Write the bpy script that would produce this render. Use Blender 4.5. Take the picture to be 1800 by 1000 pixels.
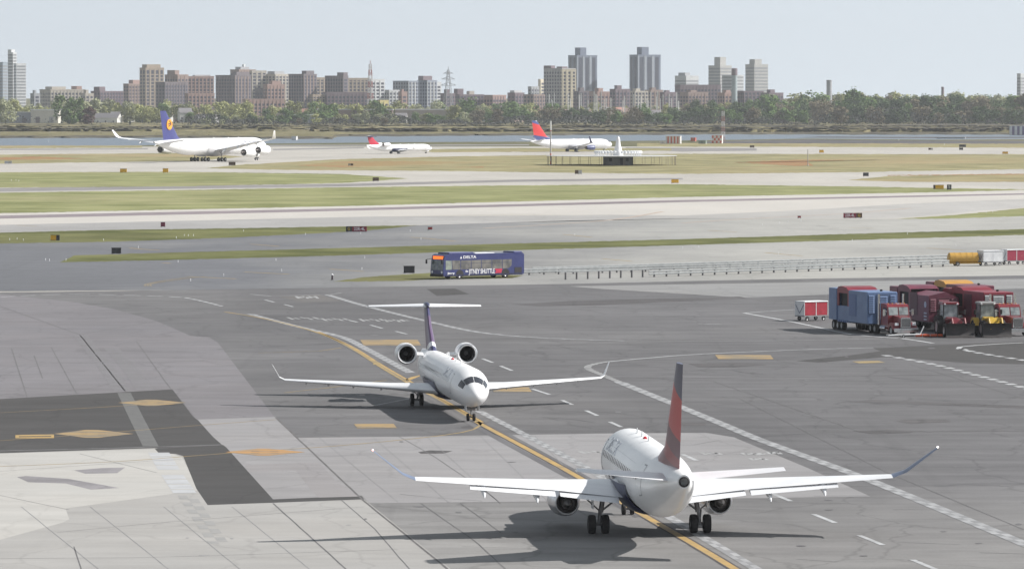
import bpy, bmesh, math, random
import numpy as np
from mathutils import Vector, Matrix

for o in list(bpy.data.objects):
    bpy.data.objects.remove(o)
scene = bpy.context.scene
COL = scene.collection
R = math.radians
rnd = random.Random(7)
ZK = .12                                      # layer heights of the flat sheets are scaled by this
HAZE = 5.4e-5

# ------------------------------------------------------------------ camera, sky, sun, exposure
FPX, HCAM, YH = 8800.0, 22.2, 169.0          # focal length in photo pixels, eye height, horizon row
PITCH = math.atan((500 - YH) / FPX)
cam_d = bpy.data.cameras.new('camera')
cam_d.sensor_fit = 'HORIZONTAL'
cam_d.sensor_width = 36.0
cam_d.lens = 36.0 * FPX / 1800.0
cam_d.clip_start = 1.0
cam_d.clip_end = 60000
cam = bpy.data.objects.new('camera', cam_d)
COL.objects.link(cam)
cam.location = (0, 0, HCAM)
cam.rotation_euler = (R(90) - PITCH, 0, 0)
scene.camera = cam

SUN_EL, SUN_AZ = 38.0, 86.0                   # azimuth measured from +Y (view direction) towards +X
world = bpy.data.worlds.new('World')
scene.world = world
world.use_nodes = True
wn = world.node_tree.nodes
wl = world.node_tree.links
wn.clear()
wout = wn.new('ShaderNodeOutputWorld')
wbg = wn.new('ShaderNodeBackground')
sky = wn.new('ShaderNodeTexSky')
sky.sky_type = 'NISHITA'
sky.sun_disc = False
sky.sun_elevation = R(SUN_EL)
sky.sun_rotation = R(SUN_AZ)
sky.altitude = 0
sky.air_density = 0.85
sky.dust_density = 0.0
sky.ozone_density = 1.0
wbg.inputs['Strength'].default_value = 0.106
wtc = wn.new('ShaderNodeTexCoord')                # sample the sky a little above the horizon: no yellow band
wad = wn.new('ShaderNodeVectorMath')
wad.operation = 'ADD'
wad.inputs[1].default_value = (0, 0, .26)
wl.new(wtc.outputs['Generated'], wad.inputs[0])
wl.new(wad.outputs[0], sky.inputs[0])
whs = wn.new('ShaderNodeHueSaturation')           # hazy spring air: paler, greyer blue
whs.inputs['Saturation'].default_value = .26
whs.inputs['Hue'].default_value = .475
wl.new(sky.outputs[0], whs.inputs['Color'])
wl.new(whs.outputs[0], wbg.inputs[0])
wl.new(wbg.outputs[0], wout.inputs[0])

sun_d = bpy.data.lights.new('sun', 'SUN')
sun_d.energy = 3.6
sun_d.angle = R(0.6)
sun_d.color = (1.0, 0.96, 0.91)
sun = bpy.data.objects.new('sun', sun_d)
COL.objects.link(sun)
sv = Vector((math.sin(R(SUN_AZ)) * math.cos(R(SUN_EL)), math.cos(R(SUN_AZ)) * math.cos(R(SUN_EL)), math.sin(R(SUN_EL))))
sun.rotation_euler = sv.to_track_quat('Z', 'Y').to_euler()
sun.location = (200, 0, 200)

scene.view_settings.view_transform = 'Standard'
scene.view_settings.look = 'None'
scene.view_settings.gamma = 1.0
scene.view_settings.exposure = 0.88
scene.render.engine = 'CYCLES'

# ------------------------------------------------------------------ helpers
def ray(px, py):
    u, v = (px - 900) / FPX, (500 - py) / FPX
    cp, sp = math.cos(PITCH), math.sin(PITCH)
    return Vector((u, cp + v * sp, -sp + v * cp))
def G(px, py, z=0.0):
    """ground point seen at a photo pixel"""
    d = ray(px, py)
    t = (z - HCAM) / d.z
    return Vector((d.x * t, d.y * t, z))
def AT(px, py, Y):
    """point at distance Y seen at a photo pixel"""
    d = ray(px, py)
    t = Y / d.y
    return Vector((d.x * t, Y, HCAM + d.z * t))

def lin(c):
    if isinstance(c, str):
        c = c.lstrip('#')
        c = [int(c[i:i + 2], 16) / 255 for i in (0, 2, 4)]
        return tuple(x / 12.92 if x <= .04045 else ((x + .055) / 1.055) ** 2.4 for x in c)
    if isinstance(c, (int, float)):
        return (c, c, c)
    return tuple(c)

class NT:
    def __init__(s, m):
        s.t = m.node_tree; s.n = s.t.nodes; s.l = s.t.links
    def add(s, typ, **kw):
        n = s.n.new(typ)
        for k, v in kw.items():
            setattr(n, k, v)
        return n
    def set(s, n, **kw):
        for k, v in kw.items():
            n.inputs[k.replace('_', ' ')].default_value = v
        return n
    def link(s, a, b):
        s.l.new(a, b)

MATS = {}
def mat(name, c1, c2=None, rough=.6, metal=0.0, scale=1.0, stretch=(1, 1, 1), detail=4, spec=.5, emit=0.0, lo=.35, hi=.65, bump=0.0, coat=0.0):
    if name in MATS:
        return MATS[name]
    m = bpy.data.materials.new(name)
    m.use_nodes = True
    t = NT(m)
    b = t.n['Principled BSDF']
    c1 = lin(c1)
    c2 = lin(c2) if c2 is not None else tuple(x * .82 for x in c1)
    tc = t.add('ShaderNodeTexCoord')
    mp = t.add('ShaderNodeMapping')
    mp.inputs['Scale'].default_value = stretch
    t.link(tc.outputs['Object'], mp.inputs[0])
    nz = t.add('ShaderNodeTexNoise')
    t.set(nz, Scale=scale, Detail=detail, Roughness=.6)
    t.link(mp.outputs[0], nz.inputs['Vector'])
    rp = t.add('ShaderNodeValToRGB')
    rp.color_ramp.elements[0].position = lo
    rp.color_ramp.elements[0].color = (*c2, 1)
    rp.color_ramp.elements[1].position = hi
    rp.color_ramp.elements[1].color = (*c1, 1)
    t.link(nz.outputs['Fac'], rp.inputs[0])
    t.link(rp.outputs[0], b.inputs['Base Color'])
    b.inputs['Roughness'].default_value = rough
    b.inputs['Metallic'].default_value = metal
    b.inputs['Specular IOR Level'].default_value = spec
    b.inputs['Coat Weight'].default_value = coat
    if emit:
        b.inputs['Emission Color'].default_value = (*c1, 1)
        b.inputs['Emission Strength'].default_value = emit
    if bump:
        bp = t.add('ShaderNodeBump')
        bp.inputs['Strength'].default_value = bump
        t.link(nz.outputs['Fac'], bp.inputs['Height'])
        t.link(bp.outputs[0], b.inputs['Normal'])
    MATS[name] = m
    return m

def pave(name, base, var=.16, warm=0.0, seed=0, stain=.25, base2=None, grad=None, rough=.85, axis=0):
    """worn pavement: broad mottling, tyre streaks, fine grain, dark blotches. base2/grad: colour shifts to base2 along the axis"""
    if name in MATS:
        return MATS[name]
    m = bpy.data.materials.new(name)
    m.use_nodes = True
    t = NT(m)
    b = t.n['Principled BSDF']
    base = lin(base)
    geo = t.add('ShaderNodeNewGeometry')
    def noise(scale, stretch, detail=5, rough=.6, off=0):
        mp = t.add('ShaderNodeMapping')
        mp.inputs['Scale'].default_value = stretch
        mp.inputs['Location'].default_value = (seed * 13.7 + off, seed * 7.1, 0)
        t.link(geo.outputs['Position'], mp.inputs[0])
        n = t.add('ShaderNodeTexNoise')
        t.set(n, Scale=scale, Detail=detail, Roughness=rough)
        t.link(mp.outputs[0], n.inputs['Vector'])
        return n.outputs['Fac']
    def mul(a, bb):
        n = t.add('ShaderNodeMath', operation='MULTIPLY')
        t.link(a, n.inputs[0])
        if isinstance(bb, (int, float)): n.inputs[1].default_value = bb
        else: t.link(bb, n.inputs[1])
        return n.outputs[0]
    def remap(a, f0, f1, t0, t1):
        n = t.add('ShaderNodeMapRange')
        n.inputs['From Min'].default_value = f0; n.inputs['From Max'].default_value = f1
        n.inputs['To Min'].default_value = t0; n.inputs['To Max'].default_value = t1
        t.link(a, n.inputs['Value'])
        return n.outputs[0]
    var *= 1.25
    broad = remap(noise(.03, (1, .35, 1)), .3, .7, 1 - var, 1 + var)
    mid = remap(noise(.35, (.5, 1, 1), off=3), .3, .7, 1 - var * .7, 1 + var * .7)
    streak = remap(noise(.25, (.04, 1, 1), 6, off=9), .35, .65, 1 - var * .55, 1 + var * .4)
    fine = remap(noise(5, (1, 1, 1), 3, .8, off=5), .25, .75, 1 - var * .5, 1 + var * .5)
    blot = remap(noise(.12, (.5, 1, 1), 7, .7, off=21), .60, .74, 1, 1 - stain)
    # hairline cracks and long tyre scuffs
    vo = t.add('ShaderNodeTexVoronoi', feature='DISTANCE_TO_EDGE')
    mpv = t.add('ShaderNodeMapping'); mpv.inputs['Scale'].default_value = (.11, .045, 1); mpv.inputs['Location'].default_value = (seed * 3.3, seed, 0)
    wob_ = t.add('ShaderNodeVectorMath', operation='MULTIPLY_ADD'); wob_.inputs[1].default_value = (6, 14, 0)
    nzv = t.add('ShaderNodeTexNoise'); t.set(nzv, Scale=.12, Detail=5.0)
    t.link(geo.outputs['Position'], nzv.inputs['Vector']); t.link(nzv.outputs['Color'], wob_.inputs[0]); t.link(geo.outputs['Position'], wob_.inputs[2])
    t.link(wob_.outputs[0], mpv.inputs[0]); t.link(mpv.outputs[0], vo.inputs['Vector']); vo.inputs['Scale'].default_value = 1.0
    crack = remap(vo.outputs['Distance'], .0, .016, 1 - var * 1.1, 1)
    scuff = remap(noise(.5, (.9, .012, 1), 4, .6, off=77), .60, .72, 1, 1 - var * .55)
    f = mul(mul(mul(broad, mid), mul(streak, fine)), mul(blot, mul(crack, scuff)))
    col = t.add('ShaderNodeMix', data_type='RGBA')
    col.inputs['A'].default_value = (*base, 1)
    if base2 is not None:
        col.inputs['B'].default_value = (*lin(base2), 1)
        sx = t.add('ShaderNodeSeparateXYZ')
        t.link(geo.outputs['Position'], sx.inputs[0])
        g = remap(sx.outputs[axis], grad[0], grad[1], 0, 1)
        ad = t.add('ShaderNodeMath', operation='ADD', use_clamp=True)
        t.link(g, ad.inputs[0])
        t.link(remap(noise(.02, (1, .5, 1), off=31), .3, .7, -.3, .3), ad.inputs[1])
        t.link(ad.outputs[0], col.inputs['Factor'])
    else:
        col.inputs['B'].default_value = (base[0] * (1.05 + warm), base[1], base[2] * (.95 - warm), 1)
        t.link(noise(.05, (1, 1, 1), off=41), col.inputs['Factor'])
    sc = t.add('ShaderNodeVectorMath', operation='SCALE')
    t.link(col.outputs['Result'], sc.inputs[0])
    t.link(f, sc.inputs['Scale'])
    t.link(sc.outputs[0], b.inputs['Base Color'])
    b.inputs['Roughness'].default_value = rough
    b.inputs['Specular IOR Level'].default_value = .25
    MATS[name] = m
    return m

class MB:
    def __init__(s):
        s.v = []; s.f = []; s.uv = None
    def add(s, vs, fs):
        o = len(s.v)
        s.v += [tuple(v) for v in vs]
        s.f += [tuple(i + o for i in f) for f in fs]
        return s
    def box(s, x0, x1, y0, y1, z0, z1):
        v = [(x, y, z) for z in (z0, z1) for y in (y0, y1) for x in (x0, x1)]
        return s.add(v, [(0, 2, 3, 1), (4, 5, 7, 6), (0, 1, 5, 4), (2, 6, 7, 3), (0, 4, 6, 2), (1, 3, 7, 5)])
    def bevbox(s, x0, x1, y0, y1, z0, z1, b):
        """box with chamfered vertical and top edges"""
        def ring(i, z):
            return [(x0 + i + b, y0 + i, z), (x1 - i - b, y0 + i, z), (x1 - i, y0 + i + b, z), (x1 - i, y1 - i - b, z),
                    (x1 - i - b, y1 - i, z), (x0 + i + b, y1 - i, z), (x0 + i, y1 - i - b, z), (x0 + i, y0 + i + b, z)]
        return s.loft([ring(0, z0), ring(0, z1 - b), ring(b * .8, z1)])
    def loft(s, rings, caps=True, closed=True):
        n = len(rings[0]); o = len(s.v)
        for r in rings:
            s.v += [tuple(p) for p in r]
        for i in range(len(rings) - 1):
            for j in range(n if closed else n - 1):
                k = (j + 1) % n
                s.f.append((o + i * n + j, o + i * n + k, o + (i + 1) * n + k, o + (i + 1) * n + j))
        if caps and closed:
            s.f.append(tuple(o + j for j in range(n))[::-1])
            s.f.append(tuple(o + (len(rings) - 1) * n + j for j in range(n)))
        return s
    def tube(s, p0, p1, r0, r1=None, n=10, caps=True):
        r1 = r0 if r1 is None else r1
        p0, p1 = Vector(p0), Vector(p1)
        d = (p1 - p0).normalized()
        a = d.orthogonal().normalized(); b = d.cross(a)
        def rg(p, r):
            return [p + (a * math.cos(2 * math.pi * i / n) + b * math.sin(2 * math.pi * i / n)) * r for i in range(n)]
        return s.loft([rg(p0, r0), rg(p1, r1)], caps)
    def lathe(s, prof, org=(0, 0, 0), axis='X', n=20, caps=False):
        """prof: (along, radius)"""
        rings = []
        for a, r in prof:
            rg = []
            for i in range(n):
                t = 2 * math.pi * i / n
                c, sn = r * math.cos(t), r * math.sin(t)
                p = {'X': (a, c, sn), 'Y': (c, a, sn), 'Z': (c, sn, a)}[axis]
                rg.append((p[0] + org[0], p[1] + org[1], p[2] + org[2]))
            rings.append(rg)
        return s.loft(rings, caps)
    def prism(s, pts, axis, a0, a1):
        """extrude a 2D outline along axis: 'Y' -> pts are (x,z); 'X' -> (y,z); 'Z' -> (x,y)"""
        def p3(p, a):
            return {'Y': (p[0], a, p[1]), 'X': (a, p[0], p[1]), 'Z': (p[0], p[1], a)}[axis]
        return s.loft([[p3(p, a0) for p in pts], [p3(p, a1) for p in pts]])
    def build(s, name, m, parent=None, smooth=False, angle=40, fix=True):
        me = bpy.data.meshes.new(name)
        me.from_pydata(s.v, [], s.f)
        if fix:
            bm = bmesh.new(); bm.from_mesh(me)
            bmesh.ops.recalc_face_normals(bm, faces=bm.faces)
            bm.to_mesh(me); bm.free()
        if s.uv is not None:
            uvl = me.uv_layers.new(name='UVMap')
            for lp in me.loops:
                uvl.data[lp.index].uv = s.uv[lp.vertex_index]
        if smooth:
            me.polygons.foreach_set('use_smooth', [True] * len(me.polygons))
            me.set_sharp_from_angle(angle=R(angle))
        me.materials.append(m)
        o = bpy.data.objects.new(name, me)
        COL.objects.link(o)
        if parent is not None:
            o.parent = parent
        me.update()
        return o

def tag(o, label=None, cat=None, group=None, kind=None):
    if label: o['label'] = label
    if cat: o['category'] = cat
    if group: o['group'] = group
    if kind: o['kind'] = kind
    return o
def stuff(o):
    o['kind'] = 'stuff'
    return o
def empty(name, loc, rz=0.0, label=None, cat=None, group=None, scale=1.0):
    o = bpy.data.objects.new(name, None)
    COL.objects.link(o)
    o.location = loc
    o.rotation_euler = (0, 0, rz)
    o.scale = (scale,) * 3
    o.empty_display_size = .3
    return tag(o, label, cat, group)
def copy_tree(o, parent=None):
    c = o.copy()
    COL.objects.link(c)
    c.parent = parent
    for ch in o.children:
        copy_tree(ch, c)
    return c

def text_mesh(name, s, size, m, parent, mtx, bold=0.0, sx=1.0, fit=None):
    cu = bpy.data.curves.new(name, 'FONT')
    cu.body = s; cu.size = size; cu.extrude = .006; cu.offset = bold
    cu.align_x = 'CENTER'; cu.align_y = 'CENTER'
    tmp = bpy.data.objects.new('tmp', cu)
    COL.objects.link(tmp)
    bpy.context.view_layer.update()
    me = bpy.data.meshes.new_from_object(tmp.evaluated_get(bpy.context.evaluated_depsgraph_get()))
    bpy.data.objects.remove(tmp)
    me.materials.clear(); me.materials.append(m)
    if fit:
        xs_ = [v.co.x for v in me.vertices]
        sx = fit / (max(xs_) - min(xs_))
    me.transform(mtx @ Matrix.Diagonal((sx, 1, 1, 1)))
    me.name = name
    o = bpy.data.objects.new(name, me)
    COL.objects.link(o)
    o.parent = parent
    return o

def sheet(name, pts, m, z, px=True):
    """flat piece of ground; pts are photo pixels on the ground plane"""
    z = z * ZK
    P = [G(*p, z) if px else Vector((p[0], p[1], z)) for p in pts]
    me = bpy.data.meshes.new(name)
    me.from_pydata([tuple(p) for p in P], [], [tuple(range(len(P)))])
    if me.polygons[0].normal.z < 0:
        me.flip_normals()
    me.materials.append(m)
    o = bpy.data.objects.new(name, me)
    COL.objects.link(o)
    o['kind'] = 'structure'
    return o

def ragged(name, pts, m, z, amp=.35, step=7.0, seed=0):
    """grass island whose edge wanders a little"""
    r = random.Random(seed + int(pts[0][0]))
    out = []
    for (a, b) in zip(pts, pts[1:] + pts[:1]):
        n = max(1, int(abs(b[0] - a[0]) / step))
        for k in range(n):
            f = k / n
            j = 0 if k == 0 else r.gauss(0, amp * .6)
            out.append((a[0] + (b[0] - a[0]) * f + (r.uniform(-2, 2) if k else 0), a[1] + (b[1] - a[1]) * f + j))
    return sheet(name, out, m, z)

def smooth_path(P, step):
    """Catmull-Rom through ground points, resampled"""
    out = []
    n = len(P)
    for i in range(n - 1):
        p0, p1, p2, p3 = P[max(i - 1, 0)], P[i], P[i + 1], P[min(i + 2, n - 1)]
        k = max(2, int((p2 - p1).length / step))
        for j in range(k):
            t = j / k
            out.append(.5 * ((2 * p1) + (p2 - p0) * t + (2 * p0 - 5 * p1 + 4 * p2 - p3) * t * t + (3 * p1 - p0 - 3 * p2 + p3) * t ** 3))
    out.append(P[-1])
    return out

def stripe(name, pts, width, m, z, dash=None, rows=1, wob=0.0, curve=True, px=True):
    """painted line on the ground. dash=(on, off) metres; rows=2 -> staggered 'zipper' line"""
    z = z * ZK
    P = [G(*p, z) if px else Vector((*p, z)) for p in pts]
    if curve and len(P) > 2:
        P = smooth_path(P, 3.0)
    # cumulative length
    L = [0]
    for a, b in zip(P, P[1:]):
        L.append(L[-1] + (b - a).length)
    def at(d):
        d = min(max(d, 0), L[-1])
        for i in range(len(P) - 1):
            if d <= L[i + 1] or i == len(P) - 2:
                f = (d - L[i]) / max(L[i + 1] - L[i], 1e-6)
                T = (P[i + 1] - P[i]).normalized()
                return P[i].lerp(P[i + 1], f), Vector((-T.y, T.x, 0))
    mb = MB()
    def seg(d0, d1, o0, o1):
        k = max(1, int((d1 - d0) / 3))
        vs = []
        for j in range(k + 1):
            p, nn = at(d0 + (d1 - d0) * j / k)
            w = rnd.uniform(-wob, wob)
            vs += [p + nn * (o0 + w), p + nn * (o1 + w)]
        mb.add(vs, [(2 * j, 2 * j + 1, 2 * j + 3, 2 * j + 2) for j in range(k)])
    if dash is None:
        seg(0, L[-1], -width / 2, width / 2)
    else:
        on, off = dash
        for r in range(rows):
            d = r * on if rows == 2 else 0
            o0 = -width / 2 + r * width / rows
            while d < L[-1]:
                if rnd.random() > .03:
                    seg(d, min(d + on, L[-1]), o0, o0 + width / rows)
                d += on + off
    o = mb.build(name, m, fix=False)
    me = o.data
    if len(me.polygons) and me.polygons[0].normal.z < 0:
        me.flip_normals()
    o['kind'] = 'structure'
    return o
# ------------------------------------------------------------------ ground, pavement, grass, water
def grass_mat(name, a, b, brown, amt=.5):
    if name in MATS: return MATS[name]
    m = bpy.data.materials.new(name); m.use_nodes = True
    t = NT(m); bs = t.n['Principled BSDF']
    geo = t.add('ShaderNodeNewGeometry')
    def nz(scale, stretch, det=5, off=0):
        mp = t.add('ShaderNodeMapping'); mp.inputs['Scale'].default_value = stretch; mp.inputs['Location'].default_value = (off, off * .7, 0)
        t.link(geo.outputs['Position'], mp.inputs[0])
        n = t.add('ShaderNodeTexNoise'); t.set(n, Scale=scale, Detail=det, Roughness=.65)
        t.link(mp.outputs[0], n.inputs['Vector']); return n.outputs['Fac']
    r = t.add('ShaderNodeValToRGB')
    r.color_ramp.elements[0].position = .40; r.color_ramp.elements[0].color = (*(x * .82 for x in lin(a)), 1)
    r.color_ramp.elements[1].position = .60; r.color_ramp.elements[1].color = (*lin(b), 1)
    t.link(nz(.11, (.5, .45, 1), 10), r.inputs[0])
    r2 = t.add('ShaderNodeValToRGB')
    r2.color_ramp.elements[0].position = .50; r2.color_ramp.elements[0].color = (0, 0, 0, 1)
    r2.color_ramp.elements[1].position = .68; r2.color_ramp.elements[1].color = (amt, amt, amt, 1)
    t.link(nz(.02, (.5, .4, 1), 6, 50), r2.inputs[0])
    mx = t.add('ShaderNodeMix', data_type='RGBA')
    mx.inputs['B'].default_value = (*lin(brown), 1)
    t.link(r2.outputs[0], mx.inputs['Factor']); t.link(r.outputs[0], mx.inputs['A'])
    t.link(mx.outputs['Result'], bs.inputs['Base Color'])
    bs.inputs['Roughness'].default_value = .95; bs.inputs['Specular IOR Level'].default_value = .05
    MATS[name] = m
    return m

GR = grass_mat('airfield_grass', (.205, .22, .095), (.27, .275, .135), (.33, .30, .18), .65)
GR_DK = grass_mat('near_grass', (.105, .115, .045), (.16, .165, .07), (.20, .18, .10), .5)
GR_DRY = grass_mat('dry_grass', (.235, .22, .115), (.315, .285, .16), (.35, .265, .155), .7)
SOIL = grass_mat('bare_soil', (.34, .17, .09), (.30, .21, .11), (.26, .24, .12), .8)
MARSH = grass_mat('marsh_grass', (.12, .115, .055), (.25, .22, .125), (.085, .075, .05), .9)
FARLAND = grass_mat('far_land', (.10, .11, .055), (.16, .15, .09), (.2, .17, .12), .5)

ASPH = pave('apron_asphalt', (.255, .25, .243), .15, seed=1, stain=.25, base2=(.122, .120, .124), grad=(208, 305), axis=1)
LILAC = pave('lilac_concrete', (.172, .169, .183), .10, seed=2, stain=.15)
DARKA = pave('dark_asphalt', (.062, .061, .062), .12, seed=3, stain=.2)
LIGHTC = pave('light_concrete', (.245, .245, .255), .09, seed=4, stain=.16)
PALEC = pave('pale_concrete', (.31, .31, .307), .08, seed=5, stain=.16)
PALER = pave('paler_concrete', (.385, .385, .375), .06, seed=6, stain=.12)
WARMC = pave('warm_concrete', (.265, .255, .235), .12, seed=7, stain=.2)
TAXI = pave('taxiway_pavement', (.13, .134, .146), .10, seed=8, stain=.1, base2=(.34, .335, .315), grad=(-35, 42))  # darker at left, paler towards the right
SHOULD = pave('runway_shoulder', (.30, .295, .29), .10, seed=9, stain=.1, base2=(.37, .36, .345), grad=(-60, 60))
RUNW = pave('runway_concrete', (.45, .44, .42), .05, seed=10, stain=.06)
RUBBER = pave('rubber_streak', (.215, .19, .205), .14, seed=11, stain=.3)
FARTX = pave('far_taxiway', (.40, .39, .365), .10, seed=12, stain=.1)
ROAD = pave('service_road', (.235, .240, .245), .09, seed=13, stain=.15)

ground = sheet('ground', [(-9000, -400), (9000, -400), (14000, 42000), (-14000, 42000)], FARLAND, 0.0, px=False)

z = .02
# all pavement from the near apron to the far taxiways
sheet('airfield_pavement', [(-250, 1120), (2050, 1120), (2250, 258), (-450, 258)], FARTX, z)
z = .04
sheet('taxiway', [(-260, 505), (-300, 425), (0, 426), (300, 420), (600, 407), (735, 396), (1000, 388), (1200, 384), (1570, 385), (1800, 380), (2100, 372),
                  (2100, 500), (1000, 505), (0, 512)], TAXI, z)
sheet('runway_shoulder', [(-300, 420), (0, 409), (600, 399), (735, 395), (1200, 384.5), (1570, 384), (1800, 364), (2100, 352), (2100, 342), (1800, 349), (1200, 377), (600, 381.5), (0, 395), (-300, 402)], SHOULD, z)
sheet('runway', [(-300, 402), (0, 395.5), (600, 382), (900, 376), (1200, 379), (1400, 370), (1600, 358), (1800, 350), (2100, 338), (2100, 326), (1800, 335), (1200, 347), (600, 363), (0, 376), (-300, 384)], RUNW, z + .01)
sheet('runway_rubber_streak', [(-300, 391.5), (0, 384.5), (600, 371), (1200, 355.5), (1800, 342.5), (2100, 336), (2100, 333.8), (1800, 340), (1200, 351.8), (600, 366.4), (0, 379), (-300, 385.6)], RUBBER, z + .02)
sheet('apron', [(-260, 1120), (2050, 1120), (2120, 476), (1800, 484), (1300, 492), (1000, 499), (600, 505), (300, 510), (0, 514), (-260, 518)], ASPH, z + .02)

zg = .08
# grass islands between the pavements
ragged('grass_strip', [(130, 449), (300, 444), (600, 436), (900, 428), (1200, 420.5), (1500, 411), (1800, 402.7), (2100, 394), (2100, 404), (1800, 413), (1500, 422), (1200, 431), (900, 440), (600, 449), (300, 457), (105, 461)], GR_DK, zg)
ragged('grass_strip', [(-300, 416), (0, 409), (200, 404), (400, 401.6), (600, 398), (735, 396), (650, 405), (600, 408), (400, 418), (200, 425), (0, 428), (-300, 434)], GR_DK, zg)
ragged('grass_strip', [(1575, 385), (1680, 378), (1800, 366), (2100, 350), (2100, 368), (1800, 380), (1680, 384)], GR, zg)
ragged('grass_strip', [(585, 495), (640, 487), (765, 479), (920, 484), (900, 489), (765, 491), (700, 494)], GR_DK, zg)
ragged('grass_strip', [(-300, 344), (0, 339), (300, 334.5), (600, 329.5), (900, 326), (1200, 324), (1500, 328), (1660, 331), (1800, 333), (1800, 334), (1650, 338), (1200, 346.5), (600, 362.5), (0, 375), (-300, 383)], GR, zg)
ragged('grass_strip', [(-300, 305), (0, 303), (300, 302), (600, 306), (720, 314), (600, 322), (300, 328), (0, 330), (-300, 332)], GR, zg)
ragged('grass_strip', [(360, 296), (420, 290), (600, 280), (800, 275), (1200, 270.5), (1500, 271), (1800, 271.5), (2100, 271), (2100, 295), (1800, 297.5), (1500, 303), (1200, 306), (1000, 304), (800, 301), (500, 299)], GR_DRY, zg)
ragged('grass_strip', [(1490, 317), (1560, 310), (1800, 306), (2100, 303), (2100, 317), (1800, 320), (1600, 320)], GR_DRY, zg)
ragged('grass_strip', [(-300, 272), (0, 272), (340, 269), (430, 276), (340, 283), (0, 288), (-300, 289)], GR_DRY, zg)
ragged('grass_strip', [(720, 263), (900, 260.5), (1180, 261), (1180, 265), (1000, 267), (760, 268)], GR_DRY, zg)
ragged('grass_strip', [(1120, 252), (1800, 253), (2100, 253), (2100, 259), (1800, 260), (1350, 258.5), (1120, 258)], GR_DRY, zg)
ragged('grass_strip', [(-300, 256.5), (250, 256), (250, 260), (-300, 262)], GR_DRY, zg)
for P in ([(0, 277), (60, 275.5), (110, 277), (150, 279), (90, 281), (0, 281)], [(520, 291), (600, 284), (740, 283.5), (830, 286), (700, 291), (600, 294.5)],
          [(800, 294.5), (850, 292.5), (850, 295.5)], [(1290, 286), (1400, 281), (1560, 281.5), (1420, 284), (1430, 291.5), (1400, 292)], [(1560, 308), (1800, 305.5), (1800, 307.5), (1560, 309)]):
    ragged('bare_soil_patch', P, SOIL, zg + .02, .5, 4.0)
# far taxiways seen as thin bands
FT2 = pave('far_taxiway_dark', (.22, .215, .215), .1, seed=15, stain=.1)
for P in ([(-300, 263), (260, 261), (260, 263), (-300, 265.5)], [(480, 262), (640, 259), (640, 261), (480, 264.5)], [(470, 255), (930, 254), (930, 256), (470, 257.5)], [(1100, 259.5), (1330, 261), (1330, 265), (1200, 267), (1100, 263)],
          [(-300, 331.5), (0, 330.8), (600, 323.5), (900, 316), (1200, 313), (1200, 316), (900, 320), (600, 328), (0, 337), (-300, 338)]):
    sheet('taxiway', P, FT2, .06)

# water and the marsh bank behind it
wm = bpy.data.materials.new('bay_water'); wm.use_nodes = True
t = NT(wm); b = t.n['Principled BSDF']
b.inputs['Base Color'].default_value = (.10, .135, .175, 1); b.inputs['Roughness'].default_value = .35
geo = t.add('ShaderNodeNewGeometry'); mp = t.add('ShaderNodeMapping'); mp.inputs['Scale'].default_value = (.25, .06, 1)
nz = t.add('ShaderNodeTexNoise'); t.set(nz, Scale=1.2, Detail=5.0)
t.link(geo.outputs['Position'], mp.inputs[0]); t.link(mp.outputs[0], nz.inputs['Vector'])
bp = t.add('ShaderNodeBump'); bp.inputs['Strength'].default_value = .7; bp.inputs['Distance'].default_value = 1.5
t.link(nz.outputs['Fac'], bp.inputs['Height']); t.link(bp.outputs[0], b.inputs['Normal'])
sheet('water', [(-400, 257), (200, 256.5), (480, 252.5), (760, 250), (960, 249), (1100, 248), (1300, 246), (1420, 244), (1640, 246), (1800, 245), (2200, 244),
                (2200, 236), (-400, 236)], wm, .05)
MUD = grass_mat('tidal_mud', (.095, .095, .10), (.15, .145, .145), (.08, .08, .085), .7)
sheet('mud_flat', [(1240, 249), (1420, 245.5), (1600, 247.5), (2200, 249), (2200, 254), (1240, 254)], MUD, .06)
sheet('mud_flat', [(1400, 242.3), (1440, 240.4), (1640, 241), (2200, 240), (2200, 242), (1640, 243.4)], MUD, .07)

def bank(name, top, bot, hmax, m, nx=260, ny=14, seed=0, lab=None):
    """uneven bank of reeds between two pixel rows (functions of px)"""
    mb = MB(); r = random.Random(seed)
    vs = []
    for j in range(ny):
        for i in range(nx):
            px = -350 + 2500 * i / (nx - 1)
            f = j / (ny - 1)
            py = bot(px) + (top(px) - bot(px)) * f
            p = G(px, py)
            h = hmax * (min(1, f * 3.2)) ** .5 * r.uniform(.75, 1) if j else -.2
            p.y += r.uniform(-12, 12) if j else 6 * math.sin(px * .07) + 5 * math.sin(px * .031 + 1)
            vs.append((p.x, p.y, h))
    mb.add(vs, [(j * nx + i, j * nx + i + 1, (j + 1) * nx + i + 1, (j + 1) * nx + i) for j in range(ny - 1) for i in range(nx - 1)])
    o = mb.build(name, m, smooth=True, angle=80)
    return tag(o, lab, kind='structure')
def shore(px):
    xs = [-400, 0, 280, 450, 585, 590, 800, 1000, 1300, 1500, 1800, 2200]
    ys = [242.5, 243, 242.5, 244, 244.5, 240.5, 239, 238, 236.5, 237, 237, 236]
    return float(np.interp(px, xs, ys))
bank('marsh_bank', lambda x: 217, shore, 1.3, MARSH, seed=3)
DKMUD = grass_mat('dark_shore_mud', (.075, .07, .06), (.13, .12, .09), (.09, .082, .07), .6)
bank('mud_edge', lambda x: shore(x) - 1.3 - .5 * math.sin(x * .05), lambda x: shore(x) + .25 + .35 * math.sin(x * .11), .9, DKMUD, nx=400, ny=4, seed=9)
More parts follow.
